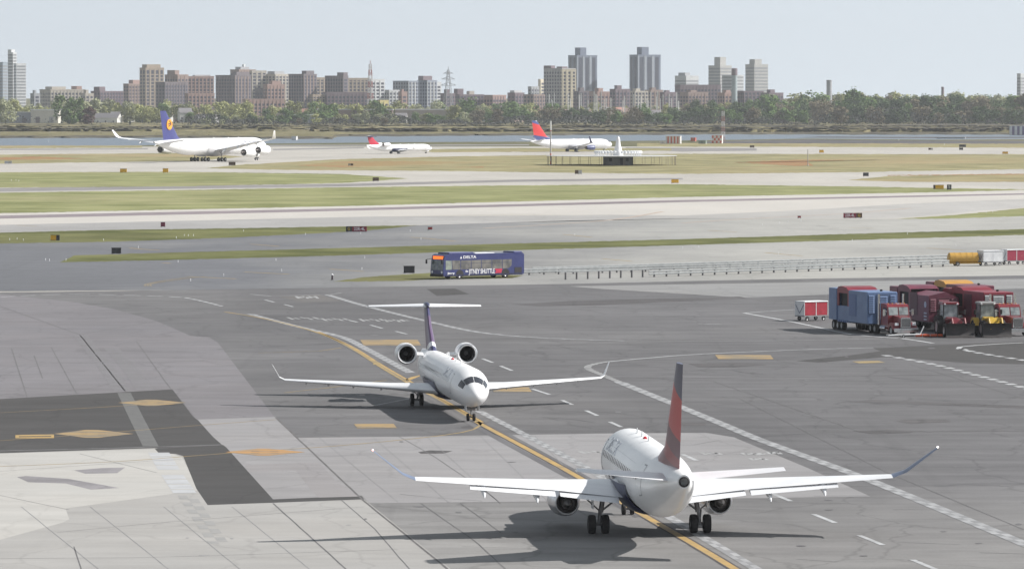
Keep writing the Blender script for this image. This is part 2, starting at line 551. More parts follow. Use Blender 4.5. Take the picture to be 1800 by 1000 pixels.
for (x0_, x1_, y0_, w_) in [(-50, 300, 231, 1.2), (150, 640, 234.5, 1.0), (500, 1000, 229, 1.1), (820, 1300, 232.5, 1.3), (1100, 1500, 228, 1.4), (1350, 1850, 231, 1.6), (0, 420, 226.5, .9), (1480, 1900, 225.5, 2.0)]:
    bank('reed_belt', lambda x, y_=y0_, w=w_: y_ - w * max(.05, math.sin(math.pi * min(1, max(0, (x - x0_) / (x1_ - x0_))))), lambda x, y_=y0_: y_, 2.4, DKMUD if w_ > 1.25 else MARSH, nx=300, ny=4, seed=int(y0_ * 10))

# ------------------------------------------------------------------ apron patches
za = .10
sheet('concrete_apron', [(-200, 516), (0, 517), (130, 531), (200, 543), (275, 564), (335, 590), (368, 592.5), (383, 602), (482, 732), (345, 737), (303, 684), (0, 701), (-200, 712)], LILAC, za)
sheet('asphalt_patch', [(-200, 712), (0, 701), (303, 684), (340, 733), (348, 738), (375, 768), (390, 781), (275, 787), (0, 796), (-200, 803)], DARKA, za + .01)
sheet('asphalt_patch', [(272, 788), (392, 781.5), (398, 786), (415, 805), (480, 877), (635, 871), (640, 877), (480, 883), (365, 887), (345, 858), (322, 801), (308, 797), (280, 797)], DARKA, za + .015)
sheet('concrete_apron', [(345, 737), (484, 732), (522, 769), (700, 767), (900, 764), (1100, 761), (1240, 760), (1290, 768), (1420, 822), (1530, 872), (1260, 876), (1100, 879), (648, 884), (636, 870), (480, 877), (415, 805), (375, 768)], LIGHTC, za)
sheet('concrete_apron', [(-200, 803), (0, 796), (275, 787), (310, 797), (322, 801), (352, 862), (365, 887), (480, 883), (640, 877), (650, 885), (793, 1000), (930, 1120), (-260, 1120)], PALEC, za)
sheet('concrete_apron', [(-200, 803), (0, 797), (275, 789), (308, 799), (320, 803), (350, 861), (115, 893), (122, 912), (110, 918), (0, 948), (-200, 990)], PALER, za + .01)
sheet('service_road', [(1060, 508), (1310, 523), (1460, 517.5), (1800, 507), (2100, 500), (2100, 484), (1800, 490), (1300, 498), (1000, 503)], ROAD, za)
sheet('asphalt_patch', [(1535, 612), (1690, 604), (1800, 600), (2060, 594), (2060, 642), (1800, 640), (1700, 638), (1560, 627), (1440, 637), (1400, 634), (1480, 626), (1548, 617)], DARKA, za)
sheet('asphalt_patch', [(750, 508), (800, 507), (825, 517), (768, 520)], DARKA, za)
sheet('asphalt_patch', [(488, 521), (560, 517.5), (602, 529), (532, 532)], pave('patch_asphalt', (.125, .122, .122), .12, seed=17), za)
sheet('concrete_patch', [(430, 817), (560, 812), (592, 846), (630, 872), (560, 874), (548, 862), (520, 826), (436, 829)], pave('patch_concrete', (.235, .23, .238), .1, seed=18), za + .02)
STAIN = pave('stained_pavement', (.090, .088, .092), .2, seed=19)
for P in ([(1490, 706), (1530, 702), (1620, 706), (1800, 713), (1900, 716), (1900, 719), (1800, 717), (1600, 710)], [(1575, 740), (1590, 737), (1662, 737), (1672, 741), (1600, 744)],
          [(1500, 757), (1560, 755.5), (1610, 757), (1600, 760.5), (1530, 762)], [(1168, 744), (1190, 741.5), (1240, 743), (1240, 747), (1190, 748)], [(735, 794), (755, 791), (796, 792), (780, 796.5), (740, 797)],
          [(1210, 639), (1300, 637), (1350, 641), (1290, 645), (1230, 645)], [(130, 826), (180, 822), (220, 821), (206, 831), (150, 832)], [(30, 838), (45, 836), (120, 841), (210, 857), (160, 860), (115, 849), (50, 847)],
          [(900, 535), (1000, 529), (1300, 521), (1312, 524), (1060, 536), (950, 538)], [(810, 749), (840, 746), (838, 754), (812, 753)]):
    sheet('pavement_stain', P, STAIN if P[0][0] > 300 else pave('grey_stain', (.23, .225, .24), .15, seed=20), za + .03)
# joints and cracks
JOINT = mat('joint_sealant', (.085, .08, .08), (.13, .125, .125), rough=.9, scale=.5)
JL = mat('faint_joint', (.10, .098, .10), (.135, .132, .135), rough=.9, scale=.4)
zj = za + .045
GRYST = mat('faint_oil', (.24, .238, .24), (.28, .278, .28), rough=.9, scale=.4)
for P, w, m in [
    ([(860, 758.5), (1300, 758.5), (1800, 757)], .35, JOINT), ([(850, 633), (1050, 632), (1300, 633), (1450, 634)], .25, JOINT), ([(900, 646), (1000, 642), (1200, 634)], .22, JOINT),
    ([(960, 665), (1200, 664.5), (1500, 661), (1800, 655)], .5, JL), ([(1255, 670), (1350, 702), (1510, 757)], .3, JL), ([(484, 733), (522, 769), (640, 880), (800, 1010)], .28, JOINT),
    ([(0, 538), (140, 588), (275, 564), (400, 548)], .35, JL), ([(140, 588), (220, 687)], .25, JL), ([(0, 600), (140, 591), (335, 590)], .3, JL), ([(0, 640), (240, 637), (420, 632)], .3, JL), ([(0, 660), (150, 652)], .3, JL), ([(0, 556), (200, 544)], .3, JL),
    ([(240, 600), (300, 683)], .2, JL), ([(90, 610), (135, 692)], .2, JL), ([(20, 612), (48, 698)], .2, JL), ([(60, 625), (75, 665)], .2, JL),
    ([(700, 766), (760, 800), (850, 860), (880, 884)], .14, JL), ([(480, 884), (620, 1010)], .2, JL), ([(600, 878), (660, 930), (720, 1000)], .14, JL), ([(1000, 884), (1060, 925)], .14, JL), ([(810, 884), (880, 935)], .14, JL), ([(740, 884), (835, 950), (900, 1010)], .14, JL),
    ([(0, 981), (280, 979), (700, 965)], .12, JL), ([(130, 960), (145, 1005)], .14, JL), ([(100, 935), (280, 918), (640, 890)], .12, JL), ([(0, 870), (120, 895)], .12, JL), ([(140, 797), (275, 830)], .12, JL), ([(0, 828), (240, 811), (420, 800)], .14, JL),
    ([(645, 902), (1000, 900)], .12, JL), ([(1300, 700), (1560, 830), (1800, 930)], .16, JL), ([(1600, 640), (1800, 700)], .18, JL)]:
    stripe('pavement_joint', P, w * .45, m, zj, wob=.012, curve=False)
JF = mat('pale_joint', (.175, .174, .18), (.23, .229, .233), rough=.9, scale=.3)
rs0 = random.Random(4)
# more slab joints, crack sealant, tyre rubber and oil on the apron
for k in range(9):
    x0_ = 40 + k * 62
    if k % 2: stripe('pavement_joint', [(x0_ - 60 + rs0.uniform(-9, 9), 890), (x0_ + 90, 1015)], .045, JF, zj, wob=.015, curve=False)
for k in range(5):
    stripe('pavement_joint', [(560 + k * 95, 768 - k * .6), (700 + k * 88, 882)], .035, JF, zj, wob=.01, curve=False)
for yy in (800, 826, 852):
    stripe('pavement_joint', [(540 + (yy - 769) * .95, yy), (1300 + (yy - 769) * 1.6, yy - 3)], .04, JF, zj, wob=.01, curve=False)
SEAL = mat('crack_sealant', (.055, .053, .056), (.08, .078, .08), rough=.6)
rs = random.Random(21)
for k in range(46):
    x, y = rs.uniform(380, 1800), rs.uniform(545, 985)
    if x < 700 and y > 760: continue
    P = [(x, y)]
    for j in range(rs.randint(3, 7)):
        P.append((P[-1][0] + rs.uniform(12, 42), P[-1][1] + rs.gauss(.6, 2.2)))
    stripe('crack_sealant', P, rs.uniform(.04, .09), SEAL, zj + .004, wob=.02)
RUBM = mat('tyre_rubber_track', (.095, .092, .098), (.14, .138, .142), rough=.85, scale=.15, stretch=(1, .15, 1), lo=.42, hi=.58)
for k in range(14):
    o_ = rs.uniform(-14, 14)
    y0_ = rs.uniform(0, 1)
    base_ = [(600, 606), (680, 652), (775, 705), (845, 746), (1010, 836), (1130, 906), (1295, 1003)]
    i0 = rs.randint(0, 3); n_ = rs.randint(3, 4)
    stripe('tyre_track', [(x + o_, y - o_ * .2) for x, y in base_[i0:i0 + n_]], rs.uniform(.10, .25), RUBM, zj - .01 + k * .0006)
for k in range(60):
    x, y = rs.uniform(300, 1800), rs.uniform(560, 990)
    w_, h_ = rs.uniform(3, 12), rs.uniform(.5, 1.6)
    if x < 660 and 660 < y < 895: continue
    sheet('oil_spot', [(x + w_ * math.cos(a) * rs.uniform(.7, 1.1), y + h_ * math.sin(a) * rs.uniform(.7, 1.1)) for a in np.linspace(0, 6.28, 12)[:-1]], RUBM if x > 640 or y < 760 else GRYST, zj + .01 + k * .0004)
# old paint worn away: grey ladder of a removed zipper line
OLDP = mat('worn_paint', (.33, .33, .34), (.25, .25, .255), rough=.9, scale=.4)
GHOST = mat('ghost_line', (.155, .15, .155), (.185, .18, .19), rough=.9, scale=.4)
stripe('removed_marking', [(142, 590), (180, 637), (215, 687)], 1.3, GHOST, zj, dash=(1.2, .5), curve=False)
stripe('removed_marking', [(196, 612), (222, 640), (255, 685)], 1.3, GHOST, zj, dash=(1.2, .5), curve=False)
stripe('removed_marking', [(218, 690), (240, 735), (265, 784)], 1.0, mat('ghost_on_dark', (.125, .125, .122), (.10, .10, .10), rough=.9), zj, curve=False)
stripe('removed_marking', [(279, 795), (300, 830), (325, 866)], 1.3, mat('white_worn', (.43, .44, .455), (.36, .365, .375), rough=.8, scale=.6), zj, dash=(3.2, .5), curve=False)
stripe('removed_marking', [(328, 870), (360, 918), (385, 955)], 1.0, mat('ghost_on_pale', (.25, .25, .245), (.29, .285, .28), rough=.9), zj, dash=(2.6, 2.2), rows=2, curve=False)

# ------------------------------------------------------------------ painted markings
WP = mat('white_paint', (.44, .45, .46), (.27, .275, .28), rough=.7, scale=.7, lo=.3, hi=.6)
WPF = mat('white_paint_faded', (.36, .365, .37), (.25, .25, .25), rough=.8, scale=.6)
YP = mat('yellow_paint', (.42, .275, .09), (.27, .20, .10), rough=.7, scale=.6, lo=.3, hi=.6)
YPF = mat('yellow_paint_faded', (.36, .25, .09), (.23, .185, .11), rough=.8, scale=.5)
BP = mat('black_paint', (.05, .045, .05), (.08, .07, .07), rough=.8, scale=.6)
zm = za + .06
zip_ = dict(dash=(1.7, 1.5), rows=2)
WBASE = mat('white_paint_ghost', (.235, .238, .245), (.19, .192, .197), rough=.85, scale=.5)
def zipper(P, w):
    stripe('road_edge_marking', P, w, WBASE, zm - .008)
    stripe('road_edge_marking', P, w, WPZ, zm, **zip_)
WPZ = mat('white_paint_zip', (.36, .365, .375), (.25, .253, .26), rough=.75, scale=.7)
zipper([(576, 518), (640, 537), (757, 566), (850, 585), (960, 594), (1100, 599)], .75)
stripe('road_edge_marking', [(1100, 599), (1250, 599.5), (1400, 598), (1600, 594)], .3, WPF, zm)
stripe('road_edge_marking', [(440, 517), (480, 521), (580, 517), (600, 515)], .35, WPF, zm, curve=False)
stripe('road_edge_marking', [(0, 522), (130, 517), (300, 521.5), (345, 527), (390, 538)], .45, WP, zm, dash=(2.5, 1.0))
stripe('road_edge_marking', [(0, 513), (150, 510), (330, 511)], .35, WPF, zm)
zipper([(440, 552), (520, 573), (600, 592), (640, 611), (700, 643), (722, 655)], .8)
zipper([(842, 722), (910, 757), (1000, 805), (1100, 862), (1200, 922), (1330, 1000), (1480, 1095)], .62)
zipper([(1088, 671), (1180, 708), (1270, 745), (1340, 774), (1520, 840), (1800, 955), (2000, 1040)], .85)
stripe('road_edge_marking', [(1088, 671), (1050, 655), (1034, 648), (1036, 642), (1062, 636)], .6, WPF, zm, dash=(1.2, .5))
stripe('road_edge_marking', [(1062, 636), (1150, 628), (1250, 621), (1450, 613), (1535, 611)], .4, WP, zm)
stripe('road_edge_marking', [(1310, 550), (1345, 547), (1400, 544)], .35, WP, zm, curve=False)
stripe('road_edge_marking', [(1308, 550), (1400, 567), (1500, 588), (1580, 594), (1640, 603)], .45, WP, zm)
stripe('road_edge_marking', [(1555, 624), (1640, 640), (1720, 660), (1800, 681), (1900, 707)], .75, WP, zm, dash=(1.8, 1.5))
stripe('road_edge_marking', [(1690, 613), (1720, 620), (1800, 633), (1900, 650)], .7, WP, zm, dash=(1.8, 1.2))
stripe('road_edge_marking', [(1700, 616), (1682, 612), (1690, 609), (1740, 605), (1800, 602)], .5, WP, zm)
for P in ([(935, 683), (966, 693)], [(988, 703), (1006, 711)], [(1030, 721), (1050, 730)], [(1072, 741), (1092, 750)], [(1430, 903), (1468, 918)], [(1510, 940), (1552, 957)], [(1604, 983), (1650, 1002)], [(1360, 868), (1390, 880)],
          [(466, 527), (482, 531)], [(500, 535), (515, 539)], [(610, 562), (628, 566)], [(651, 571), (672, 577)], [(695, 582), (715, 587)], [(848, 630), (866, 637)], [(880, 643), (900, 651)], [(1200, 798), (1225, 809)], [(1228, 569), (1268, 570)]):
    stripe('road_centre_dash', P, .3, WP, zm, curve=False)
# faded ground lettering along the service road
for (x, y, n, st) in [(505, 559, 5, 14), (565, 561, 5, 12), (632, 562, 5, 11), (675, 563, 6, 9), (520, 522, 7, 7), (1018, 794, 4, 14), (1233, 796, 4, 11), (1305, 797, 6, 9), (1350, 795, 4, 7), (1318, 806, 4, 10)]:
    for k in range(n):
        px = x + k * st * .8
        stripe('road_lettering', [(px, y - 1.5 + k % 2), (px + st * .8, y + 2.6 - (k % 3))], .32, WPF, zm, curve=False)
# taxi centre lines with dark borders
def taxi_line(P, w, m=YP, border=True):
    if border:
        stripe('taxi_line_border', P, w * 1.6, BP, zm + .006, wob=.02)
    stripe('taxi_line', P, w, m, zm + .012)
taxi_line([(395, 548), (470, 561), (560, 585), (620, 613), (670, 645), (730, 680), (775, 703), (845, 744)], .30, YPF, False)
stripe('taxi_line', [(560, 583), (620, 610), (672, 642), (735, 678), (785, 706), (848, 742)], .26, YP, zm + .012)
taxi_line([(838, 741), (930, 790), (1010, 834), (1130, 904), (1215, 953), (1295, 1001), (1430, 1085)], .42)
stripe('taxi_line', [(845, 744), (838, 752), (815, 759), (760, 767), (640, 779), (540, 787), (400, 796), (200, 811), (0, 819), (-200, 826)], .2, YPF, zm + .012)
stripe('taxi_line', [(715, 668), (735, 660), (752, 657)], .5, YP, zm + .012)
stripe('taxi_line', [(-200, 737), (0, 725), (150, 717), (325, 706)], .16, YPF, zm + .012, curve=False)
stripe('taxi_line', [(-200, 789), (0, 774), (100, 767), (240, 756), (350, 747), (485, 737)], .14, YPF, zm + .012, curve=False)
stripe('taxi_line', [(0, 792), (260, 785.5), (390, 781)], .18, WPF, zm + .012, curve=False)
stripe('taxi_line', [(640, 716), (690, 706), (720, 700)], .25, WPF, zm + .012, curve=False)
stripe('taxi_line', [(500, 690), (620, 676), (680, 668)], .18, YPF, zm + .012, curve=False)
stripe('taxi_line', [(455, 620), (560, 617), (600, 611)], .18, YPF, zm + .012, curve=False)
for dx in (0, 5, 10):
    stripe('taxi_edge_line', [(256 + dx, 503), (254 + dx, 500), (266 + dx, 497), (300 + dx * 2, 491), (330 + dx * 3, 487 - dx * .1)], .22, mat('edge_yellow_faded', (.25, .20, .12), (.18, .16, .13), rough=.9), zm + .012)
for P in ([(228, 436), (255, 438.5), (280, 440)], [(440, 429), (490, 433)], [(430, 478), (508, 482)], [(330, 486), (415, 490)], [(722, 417), (760, 420), (800, 424)], [(990, 412), (1040, 417)], [(1060, 455), (1110, 459)], [(1345, 444), (1410, 450)], [(1490, 400), (1535, 401)],
          [(1245, 405), (1295, 408)], [(1630, 436), (1695, 440)], [(580, 473), (640, 477)], [(30, 396), (65, 398)], [(285, 462), (300, 463)]):
    stripe('taxi_centre_dash', P, .55, YPF, .12, curve=False)
for P in ([(1200, 392), (1290, 386), (1405, 380), (1500, 374.5), (1600, 366)], [(850, 401), (960, 395), (1080, 386), (1165, 372)]):
    stripe('runway_edge_line', P, .9, mat('faded_orange_line', (.42, .31, .24), (.34, .29, .25), rough=.9), .13)
# gate position diamonds and boxes
YPW = mat('yellow_worn', (.33, .225, .10), (.19, .16, .115), rough=.8, scale=.8, stretch=(.35, 1, 1), lo=.42, hi=.56)
def diamond(x, y, hw, hh, m=YPW):
    sheet('gate_marking', [(x - hw, y), (x - hw * .2, y - hh), (x + hw * .1, y - hh), (x + hw, y), (x + hw * .1, y + hh), (x - hw * .2, y + hh)], m, zm + .02)
    k = .5
    for s in (-1, 1):
        stripe('gate_marking_lettering', [(x - hw * .35, y + s * hh * .25), (x + hw * .35, y + s * hh * .25)], .18, BP, zm + .027, dash=(.5, .7), curve=False)
diamond(268, 707.5, 60, 5.5); diamond(165, 762, 70, 7); diamond(466, 794, 70, 6, mat('orange_paint', (.42, .22, .07), (.26, .19, .12), rough=.8, scale=.8, stretch=(.35, 1, 1), lo=.42, hi=.56))
sheet('gate_marking', [(27, 764), (95, 763), (95, 769.5), (27, 770)], YP, zm + .018)
sheet('gate_marking_lettering', [(33, 766.4), (90, 765.8), (90, 767.2), (33, 767.8)], DARKA, zm + .03)
for (x0, x1, y0, y1) in [(622, 698, 744.5, 752), (633, 740, 597, 606.5), (862, 935, 680, 688.5), (1257, 1360, 623.5, 631)]:
    sheet('gate_marking', [(x0, y0), (x1 - 6, y0), (x1, y1), (x0 + 6, y1)], YPW, zm + .02)
    for k in range(2):
        yy = y0 + (y1 - y0) * (.35 + .32 * k)
        stripe('gate_marking_lettering', [(x0 + 14, yy), (x1 - 16, yy)], .22, YPF, zm + .03, dash=(.8, .5), curve=False)
sheet('gate_marking', [(1498, 635), (1545, 634), (1556, 637), (1510, 638.5)], YPF, zm + .02)
sheet('gate_marking', [(660, 633), (672, 640), (655, 641)], YPF, zm + .02)
# ------------------------------------------------------------------ aircraft
WHITE = mat('white_aircraft_paint', (.86, .865, .87), (.78, .785, .795), rough=.34, scale=.5, stretch=(.5, 1, 1), detail=8, coat=.1)
WINGM = mat('wing_grey_paint', (.78, .79, .81), (.68, .695, .72), rough=.35, scale=.7, stretch=(1, .3, 1))
NAVY = mat('navy_paint', (.018, .024, .085), (.013, .018, .06), rough=.3)
METAL = mat('bare_metal', (.62, .62, .63), (.45, .45, .47), rough=.28, metal=.9, scale=2)
DKMET = mat('dark_metal', (.10, .09, .085), (.05, .045, .045), rough=.4, metal=.7, scale=3)
BLACK = mat('duct_black', (.012, .011, .013), (.02, .018, .02), rough=.7)
TYRE = mat('tyre_rubber', (.016, .015, .016), (.03, .028, .028), rough=.85, scale=6)
RIM = mat('wheel_rim', (.5, .5, .51), (.3, .3, .3), rough=.4, metal=.6)
GLASS = mat('dark_glass', (.02, .022, .03), (.03, .033, .045), rough=.08, spec=.8)
GEARM = mat('gear_strut', (.32, .32, .33), (.18, .17, .17), rough=.45, metal=.4, scale=3)
LAMPW = mat('lamp_white', (1, .95, .9), rough=.3, emit=3)
LAMPR = mat('lamp_red', (1, .45, .4), rough=.3, emit=3)
RED = mat('red_tail', (.50, .018, .03), (.38, .012, .025), rough=.35)

def tail_mat(name, stops, skew):
    """flat livery print on the fin: colour bands along span, slanted by chord (UV: u chord, v span)"""
    if name in MATS: return MATS[name]
    m = bpy.data.materials.new(name); m.use_nodes = True
    t = NT(m); b = t.n['Principled BSDF']
    uv = t.add('ShaderNodeUVMap'); sp = t.add('ShaderNodeSeparateXYZ'); t.link(uv.outputs[0], sp.inputs[0])
    mu = t.add('ShaderNodeMath', operation='MULTIPLY_ADD'); mu.inputs[1].default_value = skew
    t.link(sp.outputs[0], mu.inputs[0]); t.link(sp.outputs[1], mu.inputs[2])
    r = t.add('ShaderNodeValToRGB'); r.color_ramp.interpolation = 'CONSTANT'
    while len(r.color_ramp.elements) < len(stops): r.color_ramp.elements.new(.5)
    for e, (p, c) in zip(r.color_ramp.elements, stops):
        e.position = p; e.color = (*lin(c), 1)
    t.link(mu.outputs[0], r.inputs[0]); t.link(r.outputs[0], b.inputs['Base Color'])
    b.inputs['Roughness'].default_value = .32
    MATS[name] = m
    return m

def cr(xs, ys, x):
    """smooth interpolation"""
    i = int(np.clip(np.searchsorted(xs, x) - 1, 0, len(xs) - 2))
    h = xs[i + 1] - xs[i]; t_ = (x - xs[i]) / h
    def sl(k):
        if k <= 0: return (ys[1] - ys[0]) / (xs[1] - xs[0])
        if k >= len(xs) - 1: return (ys[-1] - ys[-2]) / (xs[-1] - xs[-2])
        a = (ys[k] - ys[k - 1]) / (xs[k] - xs[k - 1]); b_ = (ys[k + 1] - ys[k]) / (xs[k + 1] - xs[k])
        return 0 if a * b_ <= 0 else 2 * a * b_ / (a + b_)
    m0, m1 = sl(i) * h, sl(i + 1) * h
    return (2 * t_**3 - 3 * t_**2 + 1) * ys[i] + (t_**3 - 2 * t_**2 + t_) * m0 + (-2 * t_**3 + 3 * t_**2) * ys[i + 1] + (t_**3 - t_**2) * m1

AF = [(1, .0), (.85, .035), (.65, .075), (.4, .10), (.2, .088), (.08, .06), (.02, .03), (0, 0), (.02, -.022), (.08, -.04), (.2, -.052), (.4, -.055), (.65, -.035), (.85, -.014)]
def section(P, le, y, z, chord, th=1.0, vert=False, twist=0.0):
    out = []
    for u, w in AF:
        s = le + u * chord; h = w * chord * th - (u - .25) * chord * math.tan(R(twist))
        out.append((P['sref'] - s, h if vert else y, (z if vert else z + h)))
    return out

def make_aircraft(P, root):
    """P: dimensions in metres, stations measured aft from the nose; origin under the main gear"""
    sref = P['sref']; zc = P['zc']; ry, rz = P['ry'], P['rz']; L = P['L']
    ks = P['prof']                                        # (station, width factor, height factor, centre offset)
    xs = [k[0] for k in ks]
    def fus(s):
        return cr(xs, [k[1] for k in ks], s) * ry, cr(xs, [k[2] for k in ks], s) * rz, zc + cr(xs, [k[3] for k in ks], s)
    def surf(s, a, off=0.0):
        w, h, c = fus(s)
        return Vector((sref - s, (w + off) * math.cos(a), c + (h + off) * math.sin(a)))
    def patch(mb, s0, s1, a0, a1, off, ns=2, na=3):
        vs = [surf(s0 + (s1 - s0) * i / ns, a0 + (a1 - a0) * j / na, off) for i in range(ns + 1) for j in range(na + 1)]
        q = na + 1
        mb.add(vs, [(i * q + j, i * q + j + 1, (i + 1) * q + j + 1, (i + 1) * q + j) for i in range(ns) for j in range(na)])
    N = 40
    st = sorted(set([0.02, .06, .12, .2, .3] + list(np.linspace(.45, P['nose'], 14)) + list(np.linspace(P['nose'], P['tail'], 14)) + list(np.linspace(P['tail'], L, 16))))
    mb = MB().loft([[surf(s, 2 * math.pi * i / N) for i in range(N)] for s in st])
    body = mb.build('fuselage', P.get('body_mat', WHITE), root, smooth=True, angle=60)
    # tail cone exhaust
    e = surf(L, 0); ex = fus(L)
    MB().lathe([(0, ex[0] * .82), (-.05, ex[0] * .86), (-.08, ex[0] * .62), (.25, ex[0] * .5)], (sref - L, 0, ex[2]), 'X', 16, True).build('tail_exhaust', BLACK, root, smooth=True)
    # belly fairing
    f0, f1 = P['fair']
    mb = MB(); rings = []
    for k in range(13):
        t_ = k / 12; s = f0 + (f1 - f0) * t_
        bul = math.sin(math.pi * t_) ** .6
        w, h, c = fus(s)
        ring = []
        for j in range(17):
            a = math.pi + math.pi * j / 16
            ring.append((sref - s, (w + P['fw'] * bul + .02) * math.cos(a) if True else 0, c - .18 * rz + (h * .82 + P['fd'] * bul + .02) * math.sin(a)))
        rings.append(ring)
    mb.loft(rings, closed=False).build('belly_fairing', P.get('fair_mat', NAVY), root, smooth=True)
    # cabin windows
    wl_ = MB()
    for (s0, s1, step) in P['cabin']:
        s = s0
        while s < s1:
            for sg in (0, 1):
                a = P.get('wa', .22)
                a0, a1 = a, a + .30 / rz
                if sg: a0, a1 = math.pi - a1, math.pi - a0
                patch(wl_, s, s + .26, a0, a1, .012, 1, 2)
            s += step
    stuff(wl_.build('cabin_windows', GLASS, root, smooth=True))
    for (s0, a0, s1, a1) in P.get('cockpit', []):
        for sg in (0, 1):
            mb = MB(); A0, A1 = (a0, a1) if not sg else (math.pi - a1, math.pi - a0)
            patch(mb, s0, s1, A0, A1, .015, 5, 6)
            mb.build('cockpit_window', GLASS, root, smooth=True)
    for (s0, s1) in P.get('doors', []):
        for sg in (0, 1):
            for q, (o, mm) in enumerate(((.006, mat('door_outline', (.42, .43, .45), rough=.5)), (.012, WHITE))):
                mb = MB(); d = .05 * q
                A0, A1 = -.35 + d, .75 - d
                if sg: A0, A1 = math.pi - A1, math.pi - A0
                patch(mb, s0 + d, s1 - d, A0, A1, o, 2, 8)
                mb.build('cabin_door' if q else 'door_frame', mm, root, smooth=True)
    # skin seams, roof antennas and beacon
    sm = MB()
    for s in np.arange(P['nose'], P['tail'] + 4, 2.9):
        patch(sm, s, s + .02, -.9, math.pi + .9, .006, 1, 36)
    for a in (.62, math.pi - .62, -.25, math.pi + .25):
        patch(sm, P['nose'], P['tail'], a, a + .012, .006, 24, 1)
    stuff(sm.build('skin_seams', mat('seam_grey', (.60, .61, .63), rough=.5), root, smooth=True))
    for k, f in enumerate((.22, .38, .60)):
        s = P['nose'] + (P['tail'] - P['nose']) * f
        w, h, c = fus(s)
        MB().prism([(sref - s, c + h - .02), (sref - s - .38, c + h - .02), (sref - s - .42, c + h + .28), (sref - s - .22, c + h + .28)], 'Y', -.02, .02).build('blade_antenna', WHITE, root)
    w, h, c = fus(P['nose'] + (P['tail'] - P['nose']) * .5)
    MB().lathe([(-.02, .12), (.06, .11), (.13, .02)], (sref - P['nose'] - (P['tail'] - P['nose']) * .5, 0, c + h), 'Z', 10, True).build('beacon', RED, root, smooth=True)
    if 'title' in P:
        word, s0, ln, ac, hh, tm = P['title']
        for sg in (0, 1):
            o_ = text_mesh('fuselage_title', word, hh, tm, root, Matrix.Identity(4), .012, 1.0, ln)
            for v in o_.data.vertices:
                x, y, z_ = v.co
                # reading direction: towards the tail on the left side, towards the nose on the right side
                a = ac + y / rz
                if sg == 0:
                    p_ = surf(s0 + ln / 2 + x, a, .014 + z_)
                else:
                    p_ = surf(s0 + ln / 2 - x, math.pi - a, .014 + z_)
                v.co = p_
    # wings
    W = P['wing']
    for sg in (1, -1):
        secs = [section(P, le, sg * y, z_, c, th, twist=tw) for (le, y, z_, c, th, tw) in W]
        MB().loft(secs).build('wing', P.get('wing_mat', WINGM), root, smooth=True, angle=50)
        if 'winglet' in P:
            secs = [section(P, le, sg * y, z_, c, th) for (le, y, z_, c, th) in P['winglet']]
            wg = MB().loft(secs).build('winglet', P.get('winglet_mat', WHITE), root, smooth=True, angle=50)
            if 'tiplamp' in P:
                le, y, z_, c, th = P['winglet'][-1]
                MB().lathe([(-.05, .01), (-.035, .03), (0, .045), (.035, .03), (.05, .01)], (sref - le - c * .5, sg * (y + .02), z_ + .05), 'X', 10, True).build('navigation_lamp', LAMPW if sg < 0 else LAMPR, wg, smooth=True)
        # flaps: (y0, y1, chord0, chord1, droop) hung below and behind the trailing edge
        for (y0, y1, c0, c1, dx, dz, ang) in P.get('flaps', []):
            secs = []
            for y, c in ((y0, c0), (y1, c1)):
                le = np.interp(y, [w[1] for w in W], [w[0] + w[3] for w in W]) + dx
                z_ = np.interp(y, [w[1] for w in W], [w[2] - .55 * w[3] * math.tan(R(w[5])) for w in W]) + dz
                secs.append(section(P, le, sg * y, z_, c, 1.0, twist=ang))
            MB().loft(secs).build('flap', P.get('wing_mat', WINGM), root, smooth=True, angle=50)
        for (y, ln, r_) in P.get('fairings', []):
            te = np.interp(y, [w[1] for w in W], [w[0] + w[3] for w in W]); z_ = np.interp(y, [w[1] for w in W], [w[2] for w in W])
            MB().tube((sref - te + ln * .55, sg * y, z_ - .05), (sref - te + ln * .1, sg * y, z_ - r_ * 1.1), r_ * .3, r_, n=12).tube((sref - te + ln * .1, sg * y, z_ - r_ * 1.1), (sref - te - ln * .32, sg * y, z_ - r_ * 3.1), r_, .02, n=12).build('flap_fairing', P.get('wing_mat', WINGM), root, smooth=True)
    # tailplane
    for sg in (1, -1):
        secs = [section(P, le, sg * y, z_, c, .8) for (le, y, z_, c) in P['stab']]
        MB().loft(secs).build('tailplane', P.get('stab_mat', WINGM), root, smooth=True, angle=50)
    # fin with livery UVs
    F = P['fin']; mb = MB()
    rows = []
    fine = []
    for i in range(len(F) - 1):
        for k in range(6):
            q = k / 6; fine.append(tuple(F[i][j] + (F[i + 1][j] - F[i][j]) * q for j in range(3)))
    fine.append(F[-1])
    z0, z1 = F[0][1], F[-1][1]
    mb.uv = []
    for (le, z_, c) in fine:
        rows.append(section(P, le, 0, z_, c, .75, vert=True))
        # symmetric thickness
        rows[-1] = [(x, (w * .075 / .1 if False else w), zz) for (x, w, zz) in rows[-1]]
        mb.uv += [(u, (z_ - z0) / (z1 - z0)) for u, _ in AF]
    mb.loft(rows)
    fin = mb.build('fin', P['fin_mat'], root, smooth=True, angle=50, fix=True)
    if 'disc' in P:
        (ds, dz, dr) = P['disc']
        for sg in (1, -1):
            wthk = .33
            pts = [(sref - ds + dr * math.cos(2 * math.pi * i / 28), dz + dr * math.sin(2 * math.pi * i / 28)) for i in range(28)]
            MB().prism(pts, 'Y', sg * .2, sg * .46).build('tail_disc', mat('amber_disc', (.85, .36, .03), (.8, .33, .03), rough=.4), fin)
            for (p, q) in (((-.1, .75), (.55, .05)), ((.55, .05), (-.45, -.35)), ((-.55, .1), (.1, .15))):
                mb = MB().tube((sref - ds + dr * p[0], sg * .47, dz + dr * p[1]), (sref - ds + dr * q[0], sg * .47, dz + dr * q[1]), .17, n=6)
                mb.build('tail_emblem_stroke', NAVY, fin)
